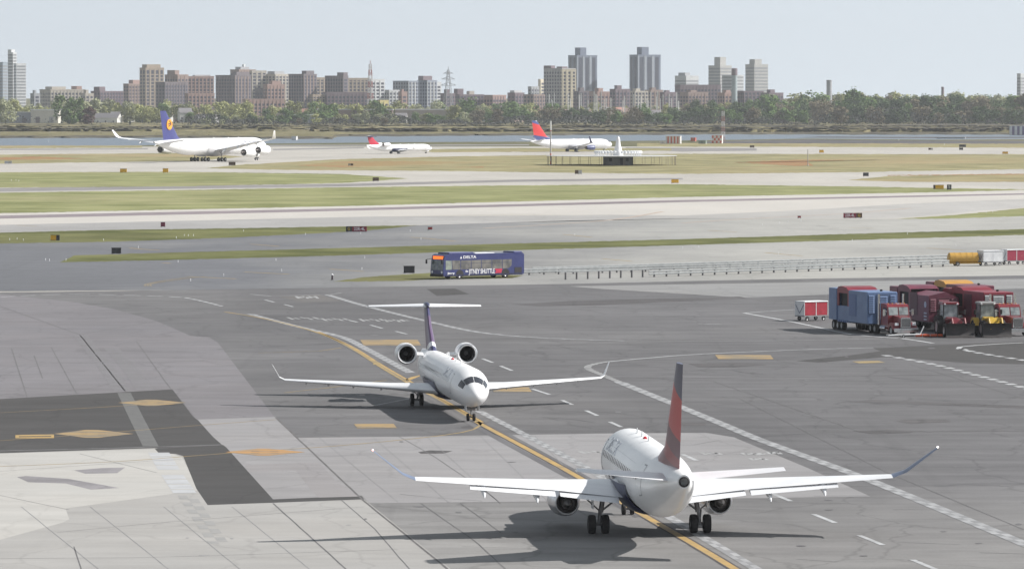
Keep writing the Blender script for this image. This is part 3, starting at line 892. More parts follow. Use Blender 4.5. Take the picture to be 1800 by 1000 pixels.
    if 'bullet' in P:
        (s0, ln, r_, z_) = P['bullet']
        MB().lathe([(0, .02), (-.15 * ln, r_ * .8), (-.4 * ln, r_), (-.7 * ln, r_ * .7), (-ln, .02)], (sref - s0, 0, z_), 'X', 14, True).build('tail_bullet', P.get('bullet_mat', NAVY), root, smooth=True)
    # engines
    for (es, ey, ez, ln, ro, em) in P['engines']:
        for sg in (1, -1):
            o = (sref - es, sg * ey, ez)
            ri = ro * .78
            mb = MB().lathe([(-.75 * ln * .55, ri * .92), (-.12, ri * .93), (-.02, ri * 1.03), (.03, ri * 1.1), (-.02, ri * 1.18), (-.15, ro * .97), (-.35 * ln, ro), (-.65 * ln, ro * .93), (-ln, ro * .72), (-ln, ro * .66), (-.75 * ln, ro * .66)], o, 'X', 28)
            eng = mb.build('engine', em, root, smooth=True, angle=60)
            MB().lathe([(.032, ri * 1.1), (-.0, ri * 1.185), (-.10, ri * 1.235)], (o[0] + .006, o[1], o[2]), 'X', 28).build('intake_lip', METAL, eng, smooth=True)
            MB().lathe([(-.09, ri * .925), (-.3 * ln, ri * .915)], o, 'X', 28).build('intake_duct', mat('duct_liner', (.10, .09, .10), (.06, .055, .06), rough=.5), eng, smooth=True)
            fm = MB(); nb = 22
            for k in range(nb):
                a = 2 * math.pi * k / nb; a2 = a + .19
                fm.add([(o[0] - .34 * ln, o[1] + ri * .2 * math.cos(a), o[2] + ri * .2 * math.sin(a)), (o[0] - .34 * ln, o[1] + ri * .9 * math.cos(a), o[2] + ri * .9 * math.sin(a)),
                        (o[0] - .34 * ln - .12, o[1] + ri * .9 * math.cos(a2), o[2] + ri * .9 * math.sin(a2)), (o[0] - .34 * ln - .12, o[1] + ri * .2 * math.cos(a2), o[2] + ri * .2 * math.sin(a2))], [(0, 1, 2, 3)])
            fm.build('fan', DKMET, eng)
            MB().lathe([(-.42 * ln, ri * .92), (-.42 * ln, .01)], o, 'X', 24).build('fan_backing', BLACK, eng)
            MB().lathe([(-.2 * ln, .01), (-.25 * ln, ri * .12), (-.36 * ln, ri * .27)], o, 'X', 14).build('spinner', mat('spinner_grey', (.25, .25, .26), rough=.4), eng, smooth=True)
            MB().lathe([(-.7 * ln, ro * .68), (-.7 * ln, ro * .4), (-.9 * ln, ro * .45), (-1.12 * ln, ro * .36), (-1.12 * ln, ro * .27), (-1.2 * ln, ro * .2), (-1.38 * ln, .02)], o, 'X', 20).build('exhaust_core', DKMET, eng, smooth=True)
            if P.get('rear_engines'):
                MB().loft([section(P, es + .5, sg * (ry * .72), ez - .12, ln * .75, .7), section(P, es + .55, sg * (ey - ro * .7), ez - .05, ln * .65, .6)]).build('pylon', WHITE, root, smooth=True)
            else:
                x1 = sref - es
                wz = np.interp(ey, [w[1] for w in W], [w[2] for w in W])
                pts = [(x1 - .25 * ln, ez + ro * .85), (x1 - .5 * ln, ez + ro * 1.05), (x1 - .9 * ln, wz + .15), (x1 - 1.7 * ln, wz + .02), (x1 - 1.35 * ln, wz - .3), (x1 - .95 * ln, ez + ro * .6), (x1 - .5 * ln, ez + ro * .75)]
                MB().prism(pts, 'Y', sg * ey - .13, sg * ey + .13).build('pylon', WHITE, root)
    # landing gear: (station, y, tyre radius, tyre width, wheel spacing, [axle offsets], leg top z)
    for (gs, gy, tr, tw, sp_, axles, top, nm) in P['gear']:
        for sg in ((1, -1) if gy else (1,)):
            gx, y0 = sref - gs, sg * gy
            mb = MB().tube((gx, y0, tr * .9), (gx + .05, y0 - sg * .12 * (gy > 0), top * .62), tr * .17, n=12).tube((gx + .05, y0 - sg * .12 * (gy > 0), top * .55), (gx + .1, y0 - sg * .25 * (gy > 0), top), tr * .27, n=12)
            mb.tube((gx, y0, tr * 1.7), (gx - tr * .6, y0, top * .62), tr * .09, n=8)
            if gy:
                mb.tube((gx, y0 - sg * .05, top * .55), (gx + .1, y0 - sg * 1.15, top * .98), tr * .11, n=8)
                mb.tube((gx, y0, top * .62), (gx - .05, y0 + sg * .75, top * .97), tr * .08, n=8)
            else:
                mb.tube((gx, 0, top * .6), (gx + .8, 0, top), tr * .12, n=8)
                mb.box(gx + .1, gx + .2, -.28, .28, top * .62, top * .74)
            for ax in axles:
                mb.tube((gx + ax, y0 - sp_ / 2, tr), (gx + ax, y0 + sp_ / 2, tr), tr * .16, n=8)
            if len(axles) > 1:
                mb.tube((gx + axles[0], y0, tr), (gx + axles[-1], y0, tr), tr * .22, n=8)
            gear = mb.build(nm, GEARM, root, smooth=True)
            for ax in axles:
                for w in (-1, 1):
                    yc = y0 + w * sp_ / 2
                    h = tw / 2
                    MB().lathe([(-h * .8, tr * .55), (-h, tr * .72), (-h * .92, tr * .9), (-h * .6, tr * .99), (0, tr), (h * .6, tr * .99), (h * .92, tr * .9), (h, tr * .72), (h * .8, tr * .55)], (gx + ax, yc, tr), 'Y', 22).build('tyre', TYRE, gear, smooth=True)
                    MB().lathe([(-h * .75, tr * .56), (-h * .5, tr * .4), (-h * .7, .02)], (gx + ax, yc, tr), 'Y', 14).build('rim', RIM if tr > .3 else DKMET, gear, smooth=True)
                    MB().lathe([(h * .75, tr * .56), (h * .5, tr * .4), (h * .7, .02)], (gx + ax, yc, tr), 'Y', 14).build('rim', RIM, gear, smooth=True)
            if gy:
                d = MB().box(gx - .5, gx + .55, y0 + sg * .28, y0 + sg * .33, top * .66, top * 1.0)
                d.build('gear_door', WHITE, root)
            else:
                for w in (-1, 1):
                    MB().box(gx + .1, gx + 1.2, w * .42, w * .46, top * .62, top * 1.0).build('gear_door', WHITE, root)
    return surf

def profile(L, nose, tail, blunt=.55, droop=.22, tailr=.12, rise=.75, rz=1.5, tp=1.55):
    ks = []
    for t_ in (0, .02, .06, .13, .22, .35, .5, .7, .88, 1):
        f = max(.03, (1 - (1 - t_) ** 2) ** blunt)
        ks.append((t_ * nose, f, f, -droop * rz * (1 - t_) ** 1.6))
    for t_ in (.15, .3, .45, .6, .75, .88, .96, 1):
        f = 1 - (1 - tailr) * t_ ** tp
        ks.append((tail + (L - tail) * t_, f, f, (1 - f) * rz * rise))
    ks.insert(10, (tail - .01, 1, 1, 0))
    return ks

CRJ = dict(L=36.0, sref=20.4, zc=2.30, ry=1.345, rz=1.345, nose=4.6, tail=25.5, prof=profile(36.0, 4.6, 25.5, .53, .30, .10, .80, 1.345),
    fair=(14.8, 23.0), fw=.22, fd=.34, cabin=[(5.8, 26.0, .79)], wa=.2,
    cockpit=[(.92, .83, 1.76, 1.545), (1.08, .36, 2.0, .80)],
    doors=[(4.2, 5.1)],
    wing=[(14.6, .6, 1.32, 6.6, .95, 1.5), (15.6, 1.5, 1.36, 5.2, .95, 1.5), (17.3, 4.2, 1.50, 3.35, .9, .8), (21.3, 11.6, 1.86, 1.15, .85, 0)],
    winglet=[(21.3, 11.6, 1.86, 1.15, .8), (21.75, 11.95, 2.05, .95, .7), (22.7, 12.42, 2.95, .45, .7)],
    fairings=[(4.6, 1.9, .14), (6.6, 1.7, .13), (8.4, 1.5, .12), (10.0, 1.3, .1)],
    stab=[(32.6, .0, 6.70, 2.5), (34.6, 4.27, 6.62, 1.25)],
    fin=[(28.2, 3.40, 5.6), (31.2, 5.2, 3.7), (32.8, 6.75, 2.6)],
    bullet=(32.3, 3.4, .24, 6.78), rear_engines=True,
    engines=[(25.6, 2.24, 3.5, 3.3, .79, WHITE)],
    gear=[(3.15, 0, .26, .2, .42, [0], 1.2, 'nose_gear'), (20.4, 2.05, .46, .28, .68, [0], 1.4, 'main_gear')])
EJET = dict(L=31.2, sref=14.9, zc=2.98, ry=1.505, rz=1.675, nose=4.8, tail=20.5, prof=profile(31.2, 4.8, 20.5, .54, .22, .20, .66, 1.675),
    fair=(9.5, 17.6), fw=.30, fd=.36, cabin=[(5.2, 22.5, .80)], wa=.18,
    cockpit=[(1.6, 1.02, 2.3, 1.5), (1.8, .55, 2.6, .95)], doors=[(3.9, 4.8), (22.9, 23.7)],
    wing=[(9.9, .6, 2.05, 7.0, .95, 1.5), (10.9, 1.6, 2.08, 5.7, .95, 1.5), (12.9, 4.9, 2.38, 3.6, .9, 1), (16.5, 12.05, 2.98, 1.35, .85, .5)],
    winglet=[(16.5, 12.05, 2.98, 1.35, .8), (17.1, 12.7, 3.28, 1.1, .7), (18.1, 14.2, 4.5, .5, .7)], winglet_mat=mat('slate_blue_winglet', (.13, .17, .27), (.10, .13, .21), rough=.35), tiplamp=True,
    flaps=[(1.75, 4.7, 1.3, 1.0, -.55, -.14, 9), (4.95, 9.3, 1.0, .72, -.42, -.13, 11)],
    fairings=[(5.9, 2.6, .22), (8.6, 2.3, .2)],
    stab=[(26.3, .3, 3.75, 3.1), (28.9, 5.0, 4.30, 1.35)],
    fin=[(21.6, 4.35, 7.6), (24.6, 5.2, 4.9), (28.6, 9.42, 2.1)],
    engines=[(8.8, 3.95, 1.32, 3.1, .83, METAL)],
    gear=[(3.5, 0, .3, .22, .45, [0], 1.5, 'nose_gear'), (14.9, 2.6, .48, .40, .68, [0], 1.95, 'main_gear')])
EJET['fin_mat'] = tail_mat('ejet_tail_livery', [(0, (.13, .016, .04)), (.20, (.24, .014, .032)), (.30, (.10, .02, .05)), (.47, (.40, .012, .026)), (.87, (.045, .05, .11))], .22)
CRJ['fin_mat'] = tail_mat('crj_tail_livery', [(0, (.03, .03, .10)), (.16, (.72, .73, .75)), (.25, (.10, .06, .13)), (.80, (.03, .03, .11))], .32)

TITLE = mat('title_glare_pale', (.58, .61, .67), rough=.4)  # navy titles paled in colour to imitate glare
CRJ['title'] = ('DELTA', 6.0, 4.2, .62, 1.0, TITLE)
EJET['title'] = ('DELTA', 5.6, 5.0, .62, 1.15, TITLE)
def head(hx, hy):
    """z rotation that points local +X along (hx, hy)"""
    return math.atan2(hy, hx)

# regional jet rolling towards the camera
p = G(732, 713.5)
th = R(6.8)
hx, hy = math.sin(th), -math.cos(th)
lft = Vector((-hy, hx, 0))
main_c = p + lft * 2.05
rj = empty('regional_jet', main_c, head(hx, hy), 'white regional jet with rear engines taxiing nose-on toward the camera', 'airplane', scale=.985)
rj.location.z = .018
make_aircraft(CRJ, rj)
# twin jet in the foreground seen from behind
pl, pr = G(1051, 937.5), G(1232, 937)
th = R(4.2)
ej = empty('twin_jet', (pl + pr) / 2, head(-math.sin(th), math.cos(th)), 'white twin jet in the foreground seen from behind, red and navy fin', 'airplane')
ej.location.z = .018
make_aircraft(EJET, ej)

# far aircraft
CRJ2 = dict(CRJ); CRJ2['fin_mat'] = tail_mat('far_red_tail', [(0, (.50, .03, .06)), (.88, (.05, .05, .12))], 0); CRJ2['stab_mat'] = NAVY; CRJ2['fair_mat'] = NAVY
th = R(47)
p = G(694, 270.5)
o = empty('regional_jet', p, head(math.cos(th), math.sin(th)), 'small white jet with red T-tail on the far taxiway, between two larger jets', 'airplane')
o.location.z = .012
make_aircraft(CRJ2, o)

B737 = dict(L=41.5, sref=20.5, zc=3.15, ry=1.88, rz=1.95, nose=6.0, tail=28.0, prof=profile(41.5, 6.0, 28.0, .54, .24, .10, .62, 1.95),
    fair=(13.5, 23.5), fw=.3, fd=.4, fair_mat=mat('belly_grey', (.55, .55, .58), rough=.5), cabin=[(6.5, 33, .9)], wa=.2, cockpit=[(1.6, .95, 2.4, 1.5), (1.8, .5, 2.7, .9)], doors=[(4.3, 5.2), (34, 34.8)],
    wing=[(13.6, .8, 2.1, 8.0, .95, 1), (14.6, 1.9, 2.15, 6.8, .95, 1), (17.6, 5.8, 2.55, 4.4, .9, 1), (23.4, 16.9, 3.7, 1.5, .8, 0)],
    winglet=[(23.4, 16.9, 3.7, 1.5, .8), (24.2, 17.4, 4.3, 1.2, .7), (25.6, 17.9, 6.2, .55, .7)], winglet_mat=NAVY,
    stab=[(35.8, .4, 4.3, 4.0), (39.4, 7.1, 5.1, 1.5)], fin=[(29.0, 4.7, 9.6), (33.3, 6.2, 6.4), (38.3, 12.4, 2.4)],
    engines=[(13.0, 4.85, 1.65, 3.9, 1.03, mat('navy_nacelle', (.10, .12, .24), (.08, .09, .18), rough=.35))],
    fairings=[(4.5, 2.8, .3), (8, 2.6, .25), (11, 2.3, .2)],
    gear=[(4.0, 0, .35, .25, .5, [0], 1.7, 'nose_gear'), (20.5, 2.86, .56, .4, .86, [0], 2.2, 'main_gear')])
B737['fin_mat'] = tail_mat('far_swoosh_tail', [(0, (.06, .08, .22)), (.14, (.62, .045, .045)), (.78, (.07, .10, .28)), (.95, (.75, .75, .78))], -.12)
th = R(38)
p = G(1005, 267)
o = empty('airliner', p, head(math.cos(th), math.sin(th)), 'white airliner with red and blue fin passing behind the round antenna platform', 'airplane')
o.location.z = .012
make_aircraft(B737, o)

A340 = dict(L=74.0, sref=38.5, zc=5.1, ry=2.82, rz=2.82, nose=8.0, tail=52.0, prof=profile(74.0, 8.0, 52.0, .52, .22, .09, .66, 2.82),
    fair=(26, 43), fw=.4, fd=.6, fair_mat=mat('belly_white', (.68, .68, .7), rough=.5), cabin=[(9, 60, 1.1)], wa=.2, cockpit=[(2.2, .95, 3.2, 1.5), (2.4, .5, 3.6, .9)], doors=[(6.5, 7.6), (60, 61)],
    wing=[(25.5, 1.2, 3.9, 13.2, .9, 1), (27.6, 2.9, 4.0, 11.3, .9, 1), (32.8, 10.6, 5.1, 7.2, .85, .8), (45.0, 30.0, 7.9, 2.6, .8, 0)],
    winglet=[(45.0, 30.0, 7.9, 2.6, .8), (46.1, 30.7, 8.4, 2.2, .7), (48.2, 31.7, 10.6, 1.0, .7)], winglet_mat=WHITE,
    stab=[(64.5, .6, 6.4, 6.6), (70.5, 10.9, 7.6, 2.4)], fin=[(56.0, 7.3, 12.0), (58.6, 8.6, 9.6), (66.5, 17.2, 3.6)], disc=(64.6, 12.6, 1.75),
    engines=[(24.5, 9.4, 3.0, 6.2, 1.62, WHITE), (32.0, 19.3, 3.9, 6.0, 1.58, WHITE)],
    fairings=[(7, 4.5, .45), (13, 4.2, .4), (18, 3.6, .35), (23, 3.2, .3)],
    gear=[(5.5, 0, .55, .4, .9, [0], 2.6, 'nose_gear'), (38.5, 5.34, .7, .5, 1.4, [-.99, .99], 4.0, 'main_gear'), (40.5, 0, .7, .5, 1.4, [-.99, .99], 3.0, 'centre_gear')])
A340['title'] = ('Lufthansa', 10.0, 11.0, .45, 2.4, NAVY)
A340['fin_mat'] = mat('violet_navy_fin', (.05, .055, .21), (.045, .05, .18), rough=.35)
th = R(63)
p = G(366, 284)
o = empty('jumbo_jet', p, head(math.cos(th), math.sin(th)), 'large white four engine jet with amber disc on its dark blue fin', 'airplane')
o.location.z = .012
make_aircraft(A340, o)
# ------------------------------------------------------------------ vehicles and airfield equipment
def wheel(parent, x, y, r, w, rimm=None, n=18):
    h = w / 2
    ty = MB().lathe([(-h * .8, r * .55), (-h, r * .75), (-h * .85, r * .94), (-h * .5, r), (h * .5, r), (h * .85, r * .94), (h, r * .75), (h * .8, r * .55)], (x, y, r), 'Y', n).build('wheel', TYRE, parent, smooth=True)
    for s in (-1, 1):
        MB().lathe([(s * h * .8, r * .57), (s * h * .55, r * .42), (s * h * .7, r * .2), (s * h * .75, .01)], (x, y, r), 'Y', n).build('rim', rimm or RIM, ty, smooth=True)
    return ty

# ---- shuttle bus (local: +X forward, +Y left)
BUSB = mat('bus_blue', (.030, .037, .135), (.025, .031, .115), rough=.3, coat=.3)
BUSD = mat('bus_dark_blue', (.016, .019, .06), rough=.4)
BGLASS = mat('bus_window_glass', (.20, .19, .175), (.10, .10, .10), rough=.12, scale=.7, lo=.4, hi=.6)
WLET = mat('white_lettering', (.78, .78, .8), rough=.5)
ORLED = mat('amber_sign', (1, .16, .02), (.7, .1, .02), rough=.5, emit=.8, scale=8, lo=.45, hi=.55)
fw, rw = G(807, 490.6), G(887.5, 488.3)
d = (fw - rw).normalized()
left = Vector((-d.y, d.x, 0))
bus = empty('shuttle_bus', fw - left * 1.15, head(d.x, d.y), 'navy blue shuttle bus with white lettering driving on the service road', 'bus')
bus.location.z = .02
wb = (fw - rw).length
F0, R0 = 2.5, -wb - 2.9
pts = [(F0 - .12, .34), (F0, .6), (F0, 1.15), (F0 - .12, 2.35), (F0 - .28, 2.85), (F0 - .6, 3.02), (R0 + .25, 3.02), (R0, 2.8), (R0, .5), (R0 + .15, .38)]
MB().prism(pts, 'Y', -1.28, 1.28).build('body', BUSB, bus)
MB().bevbox(F0 - 4.9, F0 - .9, -1.1, 1.1, 3.02, 3.24, .12).build('roof_pod', BUSB, bus)
MB().bevbox(R0 + .1, R0 + 1.5, -1.1, 1.1, 3.02, 3.2, .1).build('roof_pod', BUSB, bus)
MB().bevbox(F0 - 8.2, F0 - 5.1, -.9, .9, 3.02, 3.1, .06).build('roof_hatch', mat('bus_roof_white', (.55, .57, .62), rough=.5), bus)
sk = MB()
for s in (-1, 1):
    y0, y1 = (1.281, 1.295) if s > 0 else (-1.295, -1.281)
    sk.box(R0 + .3, F0 - .3, y0, y1, .34, .55)
sk.build('skirt', BUSD, bus)
fx = lambda z_: F0 - .02 - max(0, z_ - 1.15) * .1
for s in (-1, 1):
    y0, y1 = sorted((s * .04, s * 1.14))
    MB().add([(fx(1.1) + .03, y0, 1.1), (fx(1.1) + .03, y1, 1.1), (fx(2.3) + .03, y1, 2.3), (fx(2.3) + .03, y0, 2.3), (fx(1.1) - .05, y0, 1.1), (fx(1.1) - .05, y1, 1.1), (fx(2.3) - .05, y1, 2.3), (fx(2.3) - .05, y0, 2.3)],
             [(0, 1, 2, 3), (4, 7, 6, 5), (0, 4, 5, 1), (1, 5, 6, 2), (2, 6, 7, 3), (3, 7, 4, 0)]).build('windscreen', mat('windscreen_glass', (.16, .19, .20), (.06, .07, .08), rough=.1, scale=1.2), bus)
    MB().lathe([(0, .02), (.05, .13), (0, .16)], (F0, s * .95, .85), 'X', 12, True).build('headlight', mat('headlight', (.8, .82, .85), rough=.15), bus)
    m_ = MB().tube((F0 - .1, s * 1.25, 2.45), (F0 + .45, s * 1.55, 2.35), .03, n=6)
    m_.bevbox(F0 + .36, F0 + .5, s * 1.55 - .12, s * 1.55 + .12, 1.85, 2.35, .03)
    m_.build('mirror', BLACK, bus)
MB().box(F0 - .35, F0 - .13, -.95, .95, 2.42, 2.78).build('destination_sign', ORLED, bus)
MB().bevbox(F0 - .12, F0 + .14, -1.26, 1.26, .3, .62, .06).build('bumper', BLACK, bus)
# left side glazing, panes divided by mullions
x = F0 - .35
for k, w in enumerate([1.0, 1.35, 1.6, 1.6, 1.6, 1.6, 1.5]):
    for s in (-1, 1):
        y0, y1 = (1.275, 1.295) if s > 0 else (-1.295, -1.275)
        top = 2.25
        if k == 6:
            MB().prism([(x, 1.15), (x - w + .55, 1.15), (x - w + .1, 1.5), (x - w + .05, top), (x, top)], 'Y', y0, y1).build('side_window', BGLASS, bus)
        else:
            MB().box(x - w + .1, x, y0, y1, 1.15, top).build('side_window', BGLASS if k else mat('driver_glass', (.35, .42, .33), (.2, .22, .2), rough=.15), bus)
        if k >= 2:
            MB().box(x - w + .12, x - .02, y0 - .004 * (s < 0), y1 + .004 * (s > 0), 1.86, 1.9).build('window_bar', BUSD, bus)
    x -= w
for s in (-1, 1):
    MB().box(R0 + .4, R0 + 1.5, *( (1.284, 1.3) if s > 0 else (-1.3, -1.284)), .6, 1.25).build('engine_grille', BLACK, bus)
    for ax in (0, -wb):
        MB().prism([(ax + .62 * math.cos(a), .5 + .62 * math.sin(a)) for a in np.linspace(0, math.pi, 12)] + [(ax - .62, .3), (ax + .62, .3)], 'Y', *((1.2, 1.285) if s > 0 else (-1.285, -1.2))).build('wheel_arch', BLACK, bus)
        wheel(bus, ax, s * 1.15, .5, .32)
RT = Matrix(((-1, 0, 0, 0), (0, 0, 1, 0), (0, 1, 0, 0), (0, 0, 0, 1)))
def side_text(s, x, z_, size, m, nm, fit=None, bold=0.0):
    return text_mesh(nm, s, size, m, bus, Matrix.Translation((x, 1.31, z_)) @ RT, bold, 1.0, fit)
side_text('JITNEY SHUTTLE', -wb * .48, .84, .80, WLET, 'side_lettering', wb * .57, .012)
side_text('the', -wb * .15, .92, .4, WLET, 'side_lettering', wb * .06, .008)
side_text('DELTA', F0 - 4.0, 2.62, .46, WLET, 'roof_lettering', 2.0, .01)
side_text('jitney', 1.35, .72, .34, WLET, 'door_lettering', 1.1, .012)
MB().prism([(F0 - 2.55, 2.46), (F0 - 2.85, 2.46), (F0 - 2.7, 2.78)], 'Y', 1.285, 1.3).build('roof_emblem', WLET, bus)
RE = mat('bus_red', (.50, .03, .07), rough=.4)
MB().prism([(-wb + .68, .6), (-wb + 1.7, .6), (-wb + 1.45, .85), (-wb + 1.75, 1.12), (-wb + .5, 1.12)], 'Y', 1.285, 1.298).build('red_emblem', RE, bus)

# ---- baggage carts
def baggage_cart(loc, rz, label, L_=2.9, wd=1.6, ht=1.95, curtain=None, chev=True, group=None):
    r_ = empty('baggage_cart', loc, rz, label, 'baggage cart', group)
    wh = mat('cart_white', (.66, .67, .68), (.52, .53, .55), rough=.5)
    MB().box(-L_ / 2, L_ / 2, -wd / 2, wd / 2, .42, .54).build('deck', mat('cart_deck', (.25, .25, .26), rough=.6), r_)
    MB().bevbox(-L_ / 2 - .02, L_ / 2 + .02, -wd / 2 - .03, wd / 2 + .03, ht - .1, ht, .04).build('roof', wh, r_)
    for s in (-1, 1):
        MB().box(*sorted((s * L_ / 2, s * (L_ / 2 - .05))), -wd / 2, wd / 2, .54, ht - .1).build('end_panel', wh, r_)
        if chev:
            for q in (-1, 1):
                MB().tube((s * (L_ / 2 + .012), q * wd * .42, ht - .35), (s * (L_ / 2 + .012), 0, .75), .035, n=6).build('chevron', mat('chevron_grey', (.16, .17, .24), rough=.5), r_)
        cm = curtain or wh
        for q in (0, 1):
            x0 = -L_ / 2 + .08 + q * (L_ - .1) / 2
            MB().box(x0, x0 + (L_ - .24) / 2, *sorted((s * (wd / 2 - .02), s * (wd / 2 - .05))), .56, ht - .14).build('curtain', cm, r_)
        MB().box(-.04, .04, *sorted((s * (wd / 2), s * (wd / 2 - .05))), .54, ht - .1).build('post', wh, r_)
        for q in (-1, 1):
            wheel(r_, q * (L_ / 2 - .45), s * (wd / 2 - .15), .22, .14, n=12)
    MB().tube((L_ / 2, 0, .4), (L_ / 2 + .9, 0, .3), .04, n=6).build('tow_bar', DKMET, r_)
    return r_
REDC = mat('red_curtain', (.36, .015, .035), (.25, .012, .025), rough=.7, scale=2)
p = G(1427, 564)
baggage_cart(p + Vector((0, .6, .02)), R(33), 'white baggage cart with red curtains standing behind the blue machine', curtain=REDC)
p = G(1742, 467.5)
baggage_cart(p + Vector((0, 1, .02)), R(24), 'all white closed baggage cart next to the yellow tank', L_=3.0, wd=1.7, ht=2.0)
p = G(1783, 465.5)
baggage_cart(p + Vector((0, 1, .02)), R(24), 'white baggage cart with dark red curtains at the right end of the row', curtain=mat('dark_red_curtain', (.27, .02, .05), (.5, .35, .25), rough=.7, scale=1.2, lo=.2, hi=.4), L_=3.0, wd=1.7, ht=2.0)

# ---- yellow tank trailer
p = G(1694, 468)
tk = empty('tank_trailer', p + Vector((0, 1, .02)), R(12), 'yellow cylindrical tank trailer at the end of the guard rail', 'trailer')
YM = mat('ochre_yellow', (.52, .30, .05), (.40, .23, .04), rough=.45, scale=1.5)
MB().lathe([(-2.1, .05), (-2.05, .45), (-1.9, .68), (1.9, .68), (2.05, .45), (2.1, .05)], (0, 0, 1.05), 'X', 22, True).build('tank', YM, tk, smooth=True, angle=30)
for x in (-1.2, -.4, .4, 1.2):
    MB().lathe([(x - .04, .69), (x - .04, .71), (x + .04, .71), (x + .04, .69)], (0, 0, 1.05), 'X', 22).build('band', YM, tk)
MB().box(-1.9, 2.3, -.5, .5, .28, .42).build('chassis', YM, tk)
for q in (-1, 1):
    wheel(tk, -.9, q * .6, .27, .18, n=12)
MB().tube((-2.1, 0, .4), (-3.1, 0, .3), .05, n=6).tube((-3.1, -.3, .3), (-3.1, .3, .3), .05, n=6).build('tow_bar', DKMET, tk)

# ---- guard rails
GALV = mat('galvanised_steel', (.27, .285, .29), (.20, .212, .217), rough=.65, scale=1.5)
def guard_rail(a, b, rails, npost, label, rh=.12, t=.06):
    A, B = G(*a), G(*b)
    L_ = (B - A).length
    r_ = empty('guard_rail', A, head(*(B - A).xy), label, 'guard rail', 'guard rails beside the service road')
    for z_ in rails:
        pr = [(-t, z_ - rh), (0, z_ - rh * .8), (-t, z_ - rh * .4), (0, z_), (-t, z_ + rh * .4), (0, z_ + rh * .8), (-t, z_ + rh), (-t * 1.6, z_ + rh * .6), (-t * 1.6, z_ - rh * .6)]
        MB().prism(pr, 'X', 0, L_).build('rail', GALV, r_)
    for k in range(npost):
        x = L_ * (k + .5) / npost
        MB().box(x - .08, x + .08, -.02, .16, 0, max(rails) + .05).box(x - .05, x + .05, -.06, -.02, 0, max(rails) - .1).build('post', mat('rail_post', (.13, .13, .14), (.2, .19, .19), rough=.7), r_)
    return r_
guard_rail((1140, 487.5), (1668, 468.5), (.42, .72), 26, 'front guard rail of long steel beams ending at the yellow tank')
guard_rail((918, 484), (1740, 461), (.4, .68), 34, 'rear guard rail running on behind the bus to the white carts')
guard_rail((935, 481), (1725, 456), (.4, .68), 30, 'farthest guard rail nearest the taxiway')
guard_rail((985, 492), (1140, 487), (.95,), 8, 'low posts with one thin rail leading left from the front rail', .05, .03)

# ---- snow melter trailers and trucks (local +X forward)
def melter(loc, rz, label, body, trim, louv, hood=None, roof='flat', Lb=11.0, wd=3.0, ht=3.95):
    r_ = empty('snow_melter', loc, rz, label, 'machine')
    h = wd / 2
    # rear block, front block, low centre tray
    MB().bevbox(-Lb, -Lb * .80, -h, h, .95, ht, .05).build('rear_housing', body, r_)
    MB().bevbox(-Lb * .80, -Lb * .48, -h + .12, h - .12, .8, 2.35, .04).build('melting_tank', body, r_)
    if roof == 'gable':
        MB().prism([(-h, .95), (h, .95), (h, ht - .75), (h * .1, ht - .2), (-h, ht - .55)], 'X', -Lb * .48, 0).build('engine_housing', body, r_)
    else:
        MB().bevbox(-Lb * .48, 0, -h, h, .95, ht - .05, .06).build('engine_housing', body, r_)
    # hood frame over the tank with a black box filling the opening
    for y in (-h + .05, h - .15):
        MB().box(-Lb * .79, -Lb * .75, y, y + .1, 2.35, ht - .1).box(-Lb * .52, -Lb * .48 - .004, y, y + .1, 2.35, ht - .1).box(-Lb * .75, -Lb * .52, y, y + .1, ht - .4, ht - .1).build('hood_frame', hood or trim, r_)
    MB().prism([(-Lb * .8, ht - .1), (-Lb * .49, ht - .1), (-Lb * .55, ht + .16), (-Lb * .68, ht + .26), (-Lb * .76, ht + .18)], 'Y', -h + .04, h - .04).build('hood', hood or trim, r_)
    MB().box(-Lb * .74, -Lb * .53, -h + .3, h - .3, 2.35, ht - .12).build('opening_fill', BLACK, r_)
    for y in (-h - .03, h + .002):
        MB().box(-Lb * .46, -Lb * .28, y, y + .028, 1.5, ht - .35).build('side_panel', trim, r_)
        for k in range(5):
            MB().box(-Lb * .76 + k * .62, -Lb * .76 + k * .62 + .38, y, y + .09, .82, 1.0).build('ladder_rung', trim, r_)
    # louvred front: three panels of slats
    for (y0, y1) in ((-h + .12, -h + .75), (-h + .95, h - .95), (h - .75, h - .12)):
        z0, z1 = (1.9 if y1 - y0 < .8 else 1.3), ht - .3 - (.5 if roof == 'gable' else 0)
        MB().box(.002, .03, y0, y1, z0, z1).build('louvre_backing', mat('louvre_shade_' + louv.name, tuple(.45 * c for c in louv.node_tree.nodes['Color Ramp'].color_ramp.elements[1].color[:3]), rough=.6), r_)  # backing in darkened slat colour paints the shade between slats
        z_ = z0 + .06
        while z_ < z1 - .1:
            MB().add([(.03, y0 + .03, z_ + .13), (.03, y1 - .03, z_ + .13), (.1, y1 - .03, z_), (.1, y0 + .03, z_), (.03, y0 + .03, z_ + .10), (.03, y1 - .03, z_ + .10)], [(0, 1, 2, 3), (4, 3, 2, 5), (0, 3, 4), (1, 5, 2)]).build('louvre', louv, r_)
            z_ += .17
    MB().box(-Lb, -.2, -.5, .5, .7, .95).build('chassis', DKMET, r_)
    MB().lathe([(0, .02), (.02, .12), (.16, .14), (.2, .02)], (-.3, 0, ht), 'Z', 10, True).build('beacon', DKMET, r_)
    for k in range(3):
        for s in (-1, 1):
            wheel(r_, -Lb + 1.1 + k * 1.15, s * (h - .3), .48, .5, n=16)
    return r_
CHROME = mat('chrome', (.75, .75, .76), (.6, .6, .62), rough=.15, metal=1.0)
